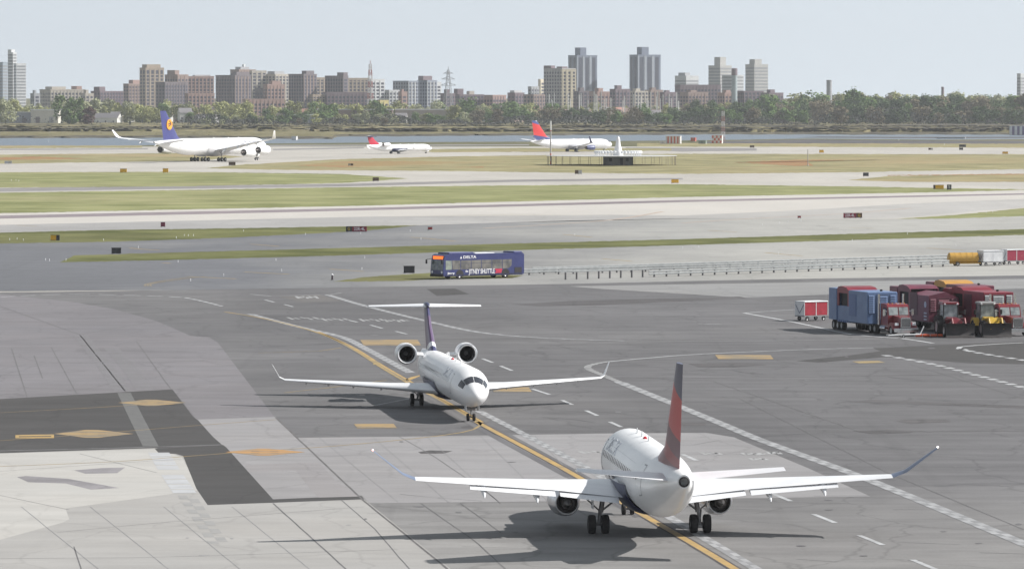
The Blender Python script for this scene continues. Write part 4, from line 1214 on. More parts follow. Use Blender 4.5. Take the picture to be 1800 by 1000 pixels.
def semi(loc, rz, label, paint):
    """conventional tractor truck; origin under the front axle"""
    r_ = empty('tractor_truck', loc, rz, label, 'truck')
    cab = [(-1.0, .75), (-1.0, 1.75), (-1.25, 2.65), (-1.5, 2.85), (-3.0, 2.9), (-3.1, .75)]
    MB().prism(cab, 'Y', -1.05, 1.05).build('cab', paint, r_)
    MB().prism([(-1.05, .8), (.85, .8), (.85, 1.62), (.7, 1.74), (-1.05, 1.85)], 'Y', -.56, .56).build('hood', paint, r_)
    for s in (-1, 1):
        pts = [(.72 * math.cos(a), .55 + .68 * math.sin(a)) for a in np.linspace(0, math.pi, 9)] + [(-.55, .6), (0, .95), (.55, .6)]
        MB().prism(pts, 'Y', *sorted((s * .57, s * 1.18))).build('fender', paint, r_)
        MB().prism([(-1.04, 1.86), (-1.24, 2.58), (-1.20, 2.59), (-1.00, 1.87)], 'Y', *sorted((s * .06, s * .95))).build('windscreen', mat('truck_glass', (.32, .36, .36), (.15, .17, .18), rough=.1, scale=1.5), r_)
        MB().box(-2.4, -1.4, *sorted((s * 1.052, s * 1.07)), 1.85, 2.5).build('side_window', GLASS, r_)
        MB().tube((-3.15, s * 1.2, .9), (-3.15, s * 1.2, 3.75), .12, n=12).build('exhaust_stack', CHROME, r_)
        MB().tube((-1.2, s * 1.05, 2.2), (-1.1, s * 1.4, 2.3), .025, n=6).bevbox(-1.16, -1.06, s * 1.4 - .12, s * 1.4 + .12, 1.8, 2.4, .02).build('mirror', CHROME, r_)
        MB().bevbox(.70, .86, s * .85 - .18, s * .85 + .18, .98, 1.22, .03).build('headlight', mat('headlight', (.8, .82, .85), rough=.15), r_)
        MB().lathe([(-.7, .05), (-.68, .32), (.68, .32), (.7, .05)], (-2.1, s * .95, .62), 'X', 16, True).build('fuel_tank', CHROME, r_, smooth=True)
        wheel(r_, 0, s * 1.02, .5, .3)
        for q in (-4.6, -5.8):
            wheel(r_, q, s * .9, .5, .55)
    MB().bevbox(.852, .93, -.5, .5, .78, 1.72, .06).build('grille_surround', CHROME, r_)
    for k in range(9):
        y = -.38 + k * .095
        MB().box(.93, .95, y - .03, y + .03, .84, 1.6).build('grille_bar', mat('grille_dark', (.10, .10, .11), rough=.4, metal=.5), r_)
    MB().bevbox(.95, 1.12, -1.2, 1.2, .38, .72, .05).build('bumper', CHROME, r_)
    for k in range(5):
        MB().lathe([(0, .07), (.06, .06), (.1, .01)], (-1.75, -.8 + k * .4, 2.87), 'Z', 8, True).build('cab_light', mat('amber_lens', (.6, .25, .05), rough=.3), r_)
    MB().box(-6.4, -1.0, -.42, .42, .55, .75).build('frame', DKMET, r_)
    return r_
TRUCKRED = mat('truck_red', (.20, .022, .03), (.15, .018, .024), rough=.3, coat=.3)
MBLUE = mat('melter_blue', (.125, .195, .35), (.10, .16, .30), rough=.45, scale=.8)
MBLUE2 = mat('melter_blue_trim', (.06, .115, .28), (.05, .10, .24), rough=.45)
MAROON = mat('maroon_paint', (.16, .035, .06), (.12, .028, .05), rough=.45, scale=.8)
MAROON2 = mat('maroon_trim', (.09, .022, .035), rough=.5)
GREYL = mat('grey_louvre', (.33, .35, .36), (.27, .29, .30), rough=.5)
HOODRED = mat('hood_red', (.22, .02, .035), (.17, .016, .028), rough=.45)
ORANGE = mat('hood_orange', (.52, .27, .06), (.42, .22, .05), rough=.5)
th = R(15.3); hv = Vector((math.sin(th), -math.cos(th), 0)); lv = Vector((-hv.y, hv.x, 0)); RZ = head(hv.x, hv.y)
zv = Vector((0, 0, .02))
fr = G(1568, 590.5) + lv * 1.02 + zv
semi(fr, RZ, 'red tractor truck with chrome stacks coupled to the blue melter', TRUCKRED)
melter(fr - hv * 3.9 - lv * .6, RZ, 'big sky blue snow melting machine with louvred front and red hood', MBLUE, MBLUE2, MBLUE, HOODRED)
p2 = G(1662, 584) + zv
melter(p2 - hv * .5, RZ, 'maroon snow melting machine with a gabled front roof and round white emblem', MAROON, MAROON2, MAROON, MAROON, roof='gable')
em = empty('melter_decal', p2, RZ)
bpy.data.objects.remove(em)
mel2 = [o for o in COL.objects if o.name.startswith('snow_melter')][-1]
for (zz, rr, kk) in ((2.55, .3, 0), (1.75, .12, 1), (1.45, .12, 1), (1.15, .12, 1)):
    if kk == 0:
        MB().lathe([(-1.512, .01), (-1.53, .02), (-1.53, rr), (-1.512, rr)], (-.9, 0, zz), 'Y', 18, True).build('side_emblem', mat('emblem_white', (.5, .52, .58), rough=.5), mel2)
    else:
        MB().box(-1.25, -.55, -1.535, -1.512, zz - .07, zz + .07).build('side_lettering', mat('emblem_white', (.5, .52, .58), rough=.5), mel2)
p5 = G(1722, 577) + zv
melter(p5, RZ, 'snow melting machine with an orange hood, mostly hidden behind the yellow loader', MAROON, MAROON2, MAROON, ORANGE, ht=4.1)
fr6 = G(1783, 590.5) + zv
semi(fr6, RZ, 'red tractor truck at the right edge beside the yellow loader', TRUCKRED)
melter(fr6 - hv * 3.6 - lv * .2, RZ, 'dark red snow melting machine with grey louvres behind the rightmost truck', mat('deep_red', (.22, .02, .04), (.17, .017, .03), rough=.45), MAROON2, GREYL, HOODRED)

def plough_tractor(loc, rz, label, paint, arms, cat, name, big=False):
    """cab tractor with front blade; origin under the rear axle"""
    r_ = empty(name, loc, rz, label, cat)
    rr, fr_ = (.78, .78) if big else (.88, .62)
    wbs = 2.7
    for s in (-1, 1):
        wheel(r_, 0, s * .95, rr, .55)
        wheel(r_, wbs, s * .92, fr_, .48)
        MB().prism([(.95 * math.cos(a) * rr / .85, rr + 1.0 * rr / .85 * math.sin(a)) for a in np.linspace(.2, math.pi * .9, 9)] + [(-.4, rr + .6), (.3, rr + .7)], 'Y', *sorted((s * .66, s * 1.22))).build('fender', BLACK if not big else paint, r_)
        MB().tube((wbs * .5, s * .6, 1.55), (wbs + 1.0, s * .6, 1.75), .1, n=8).tube((wbs + 1.0, s * .6, 1.75), (wbs + 1.75, s * .6, .75), .1, n=8).build('loader_arm', arms, r_)
        MB().tube((wbs * .6, s * .6, 1.0), (wbs + 1.1, s * .6, 1.55), .05, n=8).build('hydraulic_ram', CHROME, r_)
        MB().lathe([(0, .1), (.06, .09), (.08, .01)], (.95, s * .6, 2.98), 'X', 8, True).build('work_lamp', LAMPGL, r_)
        MB().tube((.95, s * .75, 2.2), (1.1, s * 1.25, 2.3), .02, n=6).bevbox(1.05, 1.12, s * 1.25 - .1, s * 1.25 + .1, 2.0, 2.45, .02).build('mirror', BLACK, r_)
    MB().prism([(.7, .85), (wbs + .75, .85), (wbs + .8, 1.25), (wbs + .55, 1.62), (.7, 1.78)], 'Y', -.48, .48).build('bonnet', paint, r_)
    for k in range(4):
        MB().box(wbs + .79, wbs + .83, -.36, .36, .92 + k * .09, .96 + k * .09).build('grille_bar', BLACK, r_)
    MB().box(-.8, .75, -.6, .6, .7, 1.35).build('chassis', DKMET, r_)
    # cab of posts, glass and roof
    for (x, y) in ((-.75, -.72), (-.75, .72), (.85, -.72), (.85, .72)):
        MB().tube((x, y, 1.35), (x * .92, y * .9, 2.95), .05, n=6).build('cab_post', BLACK, r_)
    cg = mat('cab_glass', (.30, .34, .35), (.10, .12, .13), rough=.1, scale=1.3)
    MB().add([(.84, -.66, 1.4), (.84, .66, 1.4), (.78, .6, 2.9), (.78, -.6, 2.9)], [(0, 1, 2, 3)]).build('front_glass', cg, r_)
    for s in (-1, 1):
        MB().add([(.8, s * .70, 1.4), (-.7, s * .70, 1.4), (-.64, s * .64, 2.9), (.74, s * .64, 2.9)], [(0, 1, 2, 3)]).build('side_glass', cg, r_)
    MB().bevbox(-.85, 1.0, -.78, .78, 2.94, 3.14, .08).build('cab_roof', paint if not big else mat('cab_roof_grey', (.3, .3, .3), rough=.5), r_)
    MB().box(-.5, .1, -.28, .28, 1.35, 1.9).build('seat', BLACK, r_)
    MB().tube((.5, .52, 1.7), (.5, .52, 2.6), .05, n=8).build('exhaust_stack', DKMET, r_)
    # curved blade
    pr = [(wbs + 1.75 + .35 * math.cos(a), .72 + .66 * math.sin(a)) for a in np.linspace(-1.25, 1.25, 9)]
    pr = [(2 * (wbs + 1.95) - x, z_) for x, z_ in pr]
    pr += [(x - .05, z_) for x, z_ in pr[::-1]]
    MB().prism(pr, 'Y', -1.35, 1.35).build('blade', mat('blade_black', (.02, .017, .018), (.035, .03, .03), rough=.6), r_, smooth=True)
    MB().box(wbs + 1.68, wbs + 1.80, -1.36, 1.36, .06, .2).build('blade_edge', mat('blade_edge_' + name, (.07, .025, .025) if not big else (.06, .06, .06), rough=.6), r_)
    return r_
LAMPGL = mat('work_lamp_glass', (.75, .76, .78), rough=.15)
LOADY = mat('loader_yellow', (.56, .36, .03), (.44, .28, .03), rough=.45)
p3 = G(1688, 594.5) + zv
th3 = R(9); h3 = Vector((math.sin(th3), -math.cos(th3), 0))
plough_tractor(p3 - h3 * 4.5, head(h3.x, h3.y), 'dark red cab tractor with a black plough blade beside the maroon machine', mat('tractor_red', (.17, .015, .025), (.12, .012, .02), rough=.35), mat('arm_red', (.22, .02, .03), rough=.4), 'tractor', 'plough_tractor')
p4 = G(1753, 594) + zv
plough_tractor(p4 - h3 * 4.5, head(h3.x, h3.y), 'yellow wheel loader with a wide black plough blade', LOADY, LOADY, 'loader', 'wheel_loader', big=True)
# tow bar and orange mat in front of the red truck
tb = empty('tow_bar', G(1590, 594) + Vector((0, 0, .02)), R(14), 'white aircraft tow bar lying in front of the red truck', 'tow bar')
WB_ = mat('towbar_white', (.7, .71, .72), rough=.5)
MB().tube((-1.6, 0, .25), (1.5, 0, .3), .06, n=8).tube((1.5, 0, .3), (1.9, .1, 1.05), .05, n=8).build('bar', WB_, tb)
MB().tube((-1.6, -.35, .25), (-1.6, .35, .25), .06, n=8).build('head', WB_, tb)
for s in (-1, 1):
    wheel(tb, -.2, s * .3, .16, .1, n=10)
om = empty('orange_boom', G(1635, 592.5) + Vector((0, 0, .02)), R(4), 'flat orange float boom lying between the red truck and tractor', 'boom')
OR = mat('float_orange', (.62, .10, .03), (.5, .08, .03), rough=.6)
for k in range(4):
    MB().lathe([(-.33, .03), (-.3, .13), (.3, .13), (.33, .03)], (-1.05 + k * .7, 0, .14), 'X', 12, True).build('float_segment', OR, om, smooth=True)

# ---- airfield signs
def sign(x0, y0, x1, y1, face, label, text=None, tcol=None, split=None, text2=None, name='airfield_sign', tilt=0.0):
    base = G((x0 + x1) / 2, y1 + 1.2)
    sc = base.y / FPX
    w, h = (x1 - x0) * sc, (y1 - y0) * sc
    leg = 1.2 * sc
    r_ = empty(name, base, 0, label, 'sign')
    r_.rotation_euler.z = tilt
    parts = [(-w / 2, w / 2, face)]
    if split:
        xs = -w / 2 + w * split[0]
        parts = [(-w / 2, xs, face if split[2] else split[1]), (xs, w / 2, split[1] if split[2] else face)]
    for (a, b_, f) in parts:
        MB().bevbox(a + .01, b_ - .01, -.12, .12, leg, leg + h, .03).build('panel', f, r_)
    MB().box(-w / 2 - .02, w / 2 + .02, -.14, -.06, leg + h, leg + h + .05).box(-w / 2 - .02, w / 2 + .02, .0, .13, leg - .05, leg).build('frame', BLACK, r_)
    for k in range(max(2, int(w / 1.0) + 1)):
        x = -w * .42 + w * .84 * k / max(1, int(w / 1.0))
        MB().tube((x, 0, 0), (x, 0, leg), .04, n=6).lathe([(0, .14), (.04, .14), (.06, .05)], (x, 0, 0), 'Z', 8, True).build('leg', GALV, r_)
    MT = lambda x, z_: Matrix.Translation((x, -.125, z_)) @ Matrix(((1, 0, 0, 0), (0, 0, -1, 0), (0, 1, 0, 0), (0, 0, 0, 1)))
    if text:
        cxx = 0 if not split else ((-w / 2 + w * split[0]) / 2 + (w / 4 if not split[2] else -w / 4))
        ww = w if not split else w * ((1 - split[0]) if not split[2] else split[0])
        text_mesh('legend', text, h * .95, tcol, r_, MT(cxx, leg + h / 2), .012, min(1.1, ww * .9 / (len(text) * h * .56)))
    if text2:
        cxx = (-w / 2 + w * split[0] / 2) if not split[2] else (w / 2 - w * (1 - split[0]) / 2)
        text_mesh('legend', text2, h * .9, mat('sign_yellow_letter', (.6, .42, .03), rough=.5), r_, MT(cxx, leg + h / 2), .01, .9)
    return r_
SRED = mat('sign_red', (.24, .012, .035), (.20, .01, .03), rough=.45)
SBLK = mat('sign_black', (.018, .018, .022), (.03, .03, .033), rough=.5)
SYEL = mat('sign_yellow', (.75, .42, .02), (.66, .36, .02), rough=.45)
SBRN = mat('sign_brown', (.09, .05, .025), (.06, .035, .02), rough=.6)
SGRY = mat('sign_grey', (.42, .42, .40), rough=.6)
sign(608, 398.5, 645, 406.5, SRED, 'red runway sign reading 22R-4L left of the bus beyond the taxiway', '22R-4L', WLET, (.29, SBLK, False), 'G')
sign(1482.5, 375, 1515.5, 382.5, SRED, 'red runway sign reading 22R-4L on the pale pavement at right', '22R-4L', WLET, (.68, SBRN, True), 'G')
sign(196, 436, 213, 445, SBLK, 'black sign panel beside the left tip of the long grass strip')
sign(709.5, 468, 729, 479, SBLK, 'black sign panel standing just left of the bus')
sign(282.5, 391, 290.5, 398, mat('sign_maroon', (.16, .02, .05), rough=.5), 'small maroon sign box on the left runway shoulder')
sign(89, 413.5, 105, 422, SYEL, 'yellow sign with black end panel on the leftmost grass strip', split=(.62, SBLK, True))
sign(655, 312.5, 666, 318, SBRN, 'small brown sign at the right tip of a grass strip')
sign(211, 297, 223, 303, SYEL, 'left one of two yellow signs below the four engine jet')
sign(286, 296.5, 296, 303, SYEL, 'right one of two yellow signs below the four engine jet')
sign(402, 285, 414, 290.5, SBRN, 'small dark sign right of the main wheels of the four engine jet')
sign(1010.5, 299.5, 1023, 305.5, SGRY, 'grey sign with dark legs in front of the round antenna platform', split=(.5, SBRN, False))
sign(1180, 315.5, 1193, 321.5, SYEL, 'yellow sign right of and below the antenna platform')
sign(1517, 304, 1527, 309.5, SBLK, 'small black sign at the tip of the right grass strip')
sign(1640.5, 325.5, 1659, 332, SYEL, 'long yellow sign with dark left end beside the number board', split=(.2, SBRN, False))
sign(1664.5, 325, 1672.5, 333, SBLK, 'square black number board reading 5 beside a yellow sign', '5', WLET)
sign(1686, 254.5, 1698, 258.5, SBLK, 'dark sign, upper one of a pair near the far shore at right')
sign(1686, 260, 1693, 263.5, SBLK, 'dark sign, lower one of a pair near the far shore at right')
sign(1632, 260.5, 1640, 263.5, SGRY, 'small grey sign left of the dark pair near the far shore', split=(.5, SBRN, False))
sign(1762, 267, 1772, 270.5, SYEL, 'far yellow sign near the right edge of the picture')
sign(1440, 264, 1448, 268.5, SYEL, 'far yellow sign right of the thin pole')
sign(1318, 256, 1326, 259.5, SBRN, 'tiny dark red sign right of the red and white mast')
sign(8, 283.5, 21, 287.5, SGRY, 'pale grey sign at the left edge of the picture', split=(.5, mat('sign_pale', (.5, .52, .55), rough=.6), False))
sign(612, 288, 621, 291, SBRN, 'tiny brown and white sign on the orange soil patch', split=(.5, SGRY, False))
sign(1402, 380, 1408, 382.5, mat('sign_small_red', (.35, .04, .04), rough=.6), 'tiny red marker box on the pale runway edge')
sign(752, 399.5, 760, 403, mat('sign_small_red', (.35, .04, .04), rough=.6), 'tiny red marker box right of the red runway sign')

# ---- edge lights
def edge_light(px, py, i):
    b_ = G(px, py)
    o = MB().lathe([(0, .16), (.03, .16), (.05, .05), (.28, .05), (.30, .09), (.42, .08), (.48, .02)], (0, 0, 0), 'Z', 8, True).build('edge_light', mat('edge_light_white', (.72, .73, .74), rough=.4), None, smooth=True)
    o.location = b_
    k = max(.6, b_.y / 1700)
    o.scale = (k, k, k)
    return tag(o, 'small white edge light fixture on a short stalk beside the pavement', 'edge light', 'edge lights along the pavements')
for i, (x, y) in enumerate([(20, 318), (28, 318), (33, 319), (30, 421), (41, 423), (17, 422), (87, 459), (80, 458), (116, 458), (310, 419), (324, 415), (331, 415), (340, 415), (182, 423), (428, 407), (335, 494), (313, 461), (243, 436), (485, 458), (495, 477),
                            (393, 485), (634, 411), (537, 413), (636, 474), (641, 454), (721, 407), (740, 421), (1010, 414), (1200, 437), (1370, 393), (1385, 391), (1408, 390), (1368, 447), (1228, 435), (1498, 424), (1595, 412), (1340, 396), (1734, 374), (1745, 374), (1680, 433), (85, 250), (1355, 268), (1660, 255), (1580, 247), (835, 466)]):
    edge_light(x, y, i)
# small hydrant-like marker post
b_ = G(584, 493)
mp_ = empty('marker_post', b_, 0, 'short dark post with white cap at the end of the near grass strip', 'post')
MB().tube((0, 0, 0), (0, 0, .62), .13, .10, n=10).build('shaft', mat('post_maroon', (.035, .02, .03), rough=.6), mp_)
MB().lathe([(.62, .11), (.66, .14), (.76, .12), (.82, .02)], (0, 0, 0), 'Z', 10, True).build('cap', WLET, mp_)
MB().box(-.3, .3, -.25, .25, 0, .08).build('base', SGRY, mp_)

# ---- round antenna platform (white cone, ring of small antennas, hut, fence of legs)
c = G(1075, 290.5)
vor = empty('antenna_platform', c, 0, 'round antenna platform with white cone on a grey hut and thin legs', 'antenna')
PW = mat('platform_white', (.78, .79, .8), (.7, .7, .72), rough=.4)
sc = c.y / FPX
DX = 11.5 * sc; rad = 115 * sc; ph = 16.8 * sc
MB().lathe([(ph - .12, .1), (ph - .12, rad), (ph, rad), (ph, .1)], (0, 0, 0), 'Z', 64, True).build('ground_plane', mat('platform_mesh', (.52, .53, .53), (.42, .42, .42), rough=.6), vor)
MB().lathe([(ph + .0, 9 * sc), (ph + 4 * sc, 8.6 * sc), (ph + 10 * sc, 6.6 * sc), (ph + 20 * sc, 4.2 * sc), (ph + 28 * sc, 3.4 * sc), (ph + 32 * sc, 2.2 * sc), (ph + 33.5 * sc, .2)], (DX, 0, 0), 'Z', 24, True).build('cone', PW, vor, smooth=True)
for k in range(40):
    a = 2 * math.pi * k / 40
    x, y = 40 * sc * math.cos(a), 40 * sc * math.sin(a)
    MB().lathe([(ph, .09), (ph + .7, .09), (ph + .75, .42), (ph + 1.5, .42), (ph + 1.6, .1)], (x + DX, y, 0), 'Z', 8, True).build('array_antenna', PW, vor)
for k in range(36):
    a = 2 * math.pi * k / 36
    MB().tube((rad * .98 * math.cos(a), rad * .98 * math.sin(a), 0), (rad * .98 * math.cos(a), rad * .98 * math.sin(a), ph - .12), .06, n=6).build('leg', mat('leg_rust', (.22, .18, .16), rough=.7), vor)
hw = 26 * sc
MB().box(DX - hw, DX + hw, -4, 4, 0, ph - .13).build('hut', mat('hut_grey', (.27, .275, .275), (.22, .22, .22), rough=.7), vor)
for x in (-.62, .12, .5):
    MB().box(DX + hw * x, DX + hw * x + .9, -4.05, -4.0, 1.2 if x != .12 else .1, 2.3).build('hut_opening', SBLK, vor)

def pole(px, py, top_py, r_, label, bands, name='mast'):
    b0 = G(px, py)
    h = AT(px, top_py, b0.y).z
    e = empty(name, b0, 0, label, 'mast')
    n = len(bands)
    for k, (m, f) in enumerate(bands):
        z0 = h * sum(q[1] for q in bands[:k]); z1 = z0 + h * f
        MB().lathe([(z0, r_), (z1, r_)], (0, 0, 0), 'Z', 10, True).build('section', m, e)
    MB().lathe([(0, r_ * 3), (.2, r_ * 3), (.25, r_)], (0, 0, 0), 'Z', 10, True).build('base', SGRY, e)
    return e
PR = mat('mast_red', (.45, .07, .05), rough=.6)
GALVP = mat('pole_grey', (.42, .40, .39), (.34, .33, .32), rough=.6)
pole(968, 291, 213, .22, 'thin red and white monitor mast in front of the airliner', [(PR, .10), (GALVP, .13), (PR, .04), (GALVP, .50), (PR, .02), (PW, .21)])
pole(1420, 291.5, 263, .12, 'thin bare pole standing in the far dry grass', [(GALVP, .5), (GALVP, .5)])

def lattice(px, py, top_py, w0, w1, label, mats, Y=None, arms=(), name='lattice_tower', nseg=8, th_=.12):
    b0 = G(px, py) if Y is None else AT(px, py, Y)
    if Y is not None: b0.z = 0
    h = AT(px, top_py, b0.y).z
    e = empty(name, b0, R(20), label, 'tower')
    for k in range(nseg):
        mb = MB()
        z0, z1 = h * k / nseg, h * (k + 1) / nseg
        def cor(z_, i):
            w = w0 + (w1 - w0) * z_ / h
            return Vector(((-1, 1, 1, -1)[i] * w / 2, (-1, -1, 1, 1)[i] * w / 2, z_))
        for i in range(4):
            mb.tube(cor(z0, i), cor(z1, i), th_, n=4)
            mb.tube(cor(z0, i), cor(z1, (i + 1) % 4), th_ * .6, n=4)
            mb.tube(cor(z1, i), cor(z1, (i + 1) % 4), th_ * .6, n=4)
        mb.build('lattice_section', mats[k % len(mats)], e)
    for (f, ln) in arms:
        MB().tube((-ln, 0, h * f), (ln, 0, h * f), th_ * 1.3, n=4).tube((-ln, 0, h * f), (0, 0, h * f + ln * .35), th_, n=4).tube((ln, 0, h * f), (0, 0, h * f + ln * .35), th_, n=4).build('cross_arm', mats[0], e)
    MB().tube((0, 0, h), (0, 0, h * 1.06), th_, n=4).build('antenna', mats[0], e)
    return e
MW = mat('mast_white', (.62, .6, .6), rough=.6)
lattice(1271, 250, 196, 1.5, 1.0, 'red and white lattice mast on the shore beside a checkered hut', [mat('mast_faded_red', (.40, .22, .20), rough=.6), MW], nseg=6, th_=.09)

def hut(px, py, w, h_, label, m1, m2, stripes=6, check=False):
    b0 = G(px, py); sc = b0.y / FPX
    e = empty('equipment_hut', b0, R(-12), label, 'hut')
    W_, H_ = w * sc, h_ * sc
    MB().box(-W_ / 2, W_ / 2, -1.6, 1.6, .15, H_).build('wall', m1, e)
    MB().box(-W_ / 2 - .1, W_ / 2 + .1, -1.75, 1.75, H_, H_ + .2).build('roof', m1, e)
    rows = 3 if check else 1
    for k in range(stripes):
        for j in range(rows):
            if check and (k + j) % 2: continue
            x = -W_ / 2 + W_ * k / stripes; 
            z0 = .2 + (H_ - .2) * j / rows
            if not check and k % 2 == 0: continue
            MB().box(x + .02, x + W_ / stripes - .02, -1.63, -1.6, z0, z0 + (H_ - .25) / rows).build('painted_panel', m2, e)
    MB().box(-W_ / 2, W_ / 2, -1.6, 1.6, 0, .15).build('footing', SGRY, e)
    return e
HR = mat('hut_orange_red', (.55, .13, .09), rough=.6)
HWT = mat('hut_white', (.66, .65, .63), rough=.6)
hut(1184, 253, 26, 13, 'white hut with thin orange stripes on the far shore', HWT, HR, 9)
hut(1261, 252.5, 18, 14, 'red and white checkered hut beside the lattice mast', HWT, HR, 5, True)
hut(1235, 253, 13, 5, 'low green utility box left of the checkered hut', mat('box_green', (.22, .28, .24), rough=.6), mat('box_green2', (.16, .2, .18), rough=.6), 3)
hut(1166, 253, 10, 4, 'low white utility box left of the orange striped hut', HWT, GALVP, 3)
hut(1219, 249, 8, 6, 'tiny orange equipment box near the water', HR, mat('box_orange', (.6, .2, .1), rough=.6), 3)
hut(1795, 238, 40, 16, 'white hut with dark vertical stripes at the right edge', HWT, mat('hut_violet', (.20, .16, .24), rough=.6), 9)
hut(518, 246.5, 8, 6, 'small white board hut by the water behind the four engine jet', HWT, HWT, 2)
hut(1672, 244, 50, 2.0, 'low grey barrier strip by the far shore', GALVP, SGRY, 5)
# ------------------------------------------------------------------ skyline
GLB = mat('far_balcony_band', (.26, .27, .29), (.22, .23, .25), rough=.5)
GL = mat('far_window_glass', (.055, .06, .085), (.08, .085, .11), rough=.25)
def building(x0, xs, x1, top, D, wall, label, alpha=45, fl=3.2, win='grid', bay=3.4, wf=.55, cap=None, wall_r=None, base=None, name='apartment_block', trim=None, cat='building', slabs=True):
    """box block with its near corner at column xs; left face in shade, right face in the sun"""
    a = R(alpha)
    nc = AT(xs, 169, D); nc.z = 0
    sc = D / FPX
    la, lb = max(.5, (xs - x0) * sc / math.cos(a)), max(.5, (x1 - xs) * sc / math.sin(a))
    h = AT(xs, top, D).z
    e = empty(name, nc, 0, label, cat)
    dl = Vector((-math.cos(a), math.sin(a), 0)); dr = Vector((math.sin(a), math.cos(a), 0))
    c4 = [Vector((0, 0, 0)), dr * lb, dr * lb + dl * la, dl * la]
    MB().loft([[p for p in c4], [p + Vector((0, 0, h)) for p in c4]]).build('wall', wall, e)
    cen = (dr * lb + dl * la) / 2
    def sh(k): return [cen + (p - cen) * k for p in c4]
    MB().loft([[p + Vector((0, 0, h)) for p in sh(1.015)], [p + Vector((0, 0, h + .9)) for p in sh(1.015)]]).build('parapet', trim or wall, e)
    if cap:
        for (f0, f1, g0, g1, hh, mm) in cap:
            q = [dr * lb * f0 + dl * la * g0, dr * lb * f1 + dl * la * g0, dr * lb * f1 + dl * la * g1, dr * lb * f0 + dl * la * g1]
            MB().loft([[p + Vector((0, 0, h + .9)) for p in q], [p + Vector((0, 0, h + .9 + hh)) for p in q]]).build('roof_house', mm or wall, e)
    for (d, ln, nrm, tagn) in ((dl, la, Vector((-math.sin(a), -math.cos(a), 0)), 'l'), (dr, lb, Vector((math.cos(a), -math.sin(a), 0)), 'r')):
        if ln < 4: continue
        n = max(1, int(ln / bay)); st = ln / n
        glass, piers = MB(), MB()
        nf = int(h / fl)
        for k in range(n):
            u0, u1 = st * (k + .5 - wf / 2), st * (k + .5 + wf / 2)
            if win == 'strip':
                P = [d * u0, d * u1]
                glass.add([P[0] + nrm * .06 + Vector((0, 0, 3)), P[1] + nrm * .06 + Vector((0, 0, 3)), P[1] + nrm * .06 + Vector((0, 0, h - 1.5)), P[0] + nrm * .06 + Vector((0, 0, h - 1.5))], [(0, 1, 2, 3)])
            elif win == 'grid':
                for f in range(1, nf):
                    z0, z1 = f * fl + .8, f * fl + fl - .5
                    if z1 > h - .5: continue
                    glass.add([d * u0 + nrm * .06 + Vector((0, 0, z0)), d * u1 + nrm * .06 + Vector((0, 0, z0)), d * u1 + nrm * .06 + Vector((0, 0, z1)), d * u0 + nrm * .06 + Vector((0, 0, z1))], [(0, 1, 2, 3)])
            elif win == 'band':
                pass
            # projecting piers between the bays
            if win in ('strip', 'grid'):
                w2 = st * (1 - wf) * .3
                for uc in (st * k,):
                    A, B_ = d * max(0, uc - w2), d * min(ln, uc + w2)
                    piers.loft([[A + Vector((0, 0, 0)), B_ + Vector((0, 0, 0)), B_ + nrm * .35, A + nrm * .35], [A + Vector((0, 0, h - .4)), B_ + Vector((0, 0, h - .4)), B_ + nrm * .35 + Vector((0, 0, h - .4)), A + nrm * .35 + Vector((0, 0, h - .4))]])
        if win in ('band', 'strip') or trim:
            for f in range(1, nf):
                z0 = f * fl
                if win == 'band':
                    glass.add([d * .4 + nrm * .06 + Vector((0, 0, z0 + .9)), d * (ln - .4) + nrm * .06 + Vector((0, 0, z0 + .9)), d * (ln - .4) + nrm * .06 + Vector((0, 0, z0 + fl - .5)), d * .4 + nrm * .06 + Vector((0, 0, z0 + fl - .5))], [(0, 1, 2, 3)])
                elif win == 'strip' and slabs:
                    piers.loft([[d * .2 + Vector((0, 0, z0)), d * (ln - .2) + Vector((0, 0, z0)), d * (ln - .2) + nrm * .15 + Vector((0, 0, z0)), d * .2 + nrm * .15 + Vector((0, 0, z0))],
                                [d * .2 + Vector((0, 0, z0 + .9)), d * (ln - .2) + Vector((0, 0, z0 + .9)), d * (ln - .2) + nrm * .15 + Vector((0, 0, z0 + .9)), d * .2 + nrm * .15 + Vector((0, 0, z0 + .9))]])
        if glass.f: stuff(glass.build('windows', GLB if win == 'band' else GL, e, fix=False))
        if piers.f: stuff(piers.build('piers', wall_r if (tagn == 'r' and wall_r) else wall, e))  # wall_r recolours the right-face piers; several calls paint sunlight this way
    return e
def bm(name, c): return mat(name, c, tuple(x * .85 for x in lin(c)), rough=.85, scale=.08)
TAN = bm('brick_tan', (.40, .33, .265)); BRN = bm('brick_brown', (.30, .225, .20)); PINK = bm('brick_pink', (.38, .26, .23)); DKB = bm('brick_dark_and_shade', (.18, .155, .17))  # dark brick also paints shaded faces
LTT = bm('facade_light_tan', (.48, .44, .385)); CRM = bm('facade_cream', (.72, .64, .50)); GRY = bm('facade_grey', (.38, .39, .41)); LGR = bm('facade_light_grey', (.52, .53, .54)); WHT = bm('facade_white', (.66, .67, .68)); BLG = bm('facade_blue_grey', (.26, .29, .35)); YEL = bm('facade_yellow', (.60, .52, .25))
PUR = bm('brick_purple', (.20, .155, .175)); GLT = bm('glass_tower_blue', (.36, .42, .48))
building(-40, 5, 13, 111, 5200, GLT, 'pale blue glass tower cut by the left edge of the picture', win='band', name='glass_tower')
building(13, 23, 29, 94, 5350, WHT, 'tallest pale glass tower at the far left with dark corner stripe', win='band', cap=[(0, 1, .3, 1, 3, None)], name='glass_tower')
building(23, 29, 45, 113, 5250, WHT, 'white tower with fine horizontal lines at the far left', alpha=60, win='band', name='glass_tower')
building(66, 89, 147, 159, 4700, LTT, 'low beige block with flat stepped roof left of the brick towers', alpha=60, win='grid', cap=[(.1, .5, .2, .8, 2.5, None), (.85, 1, .3, .8, 3, PINK)])
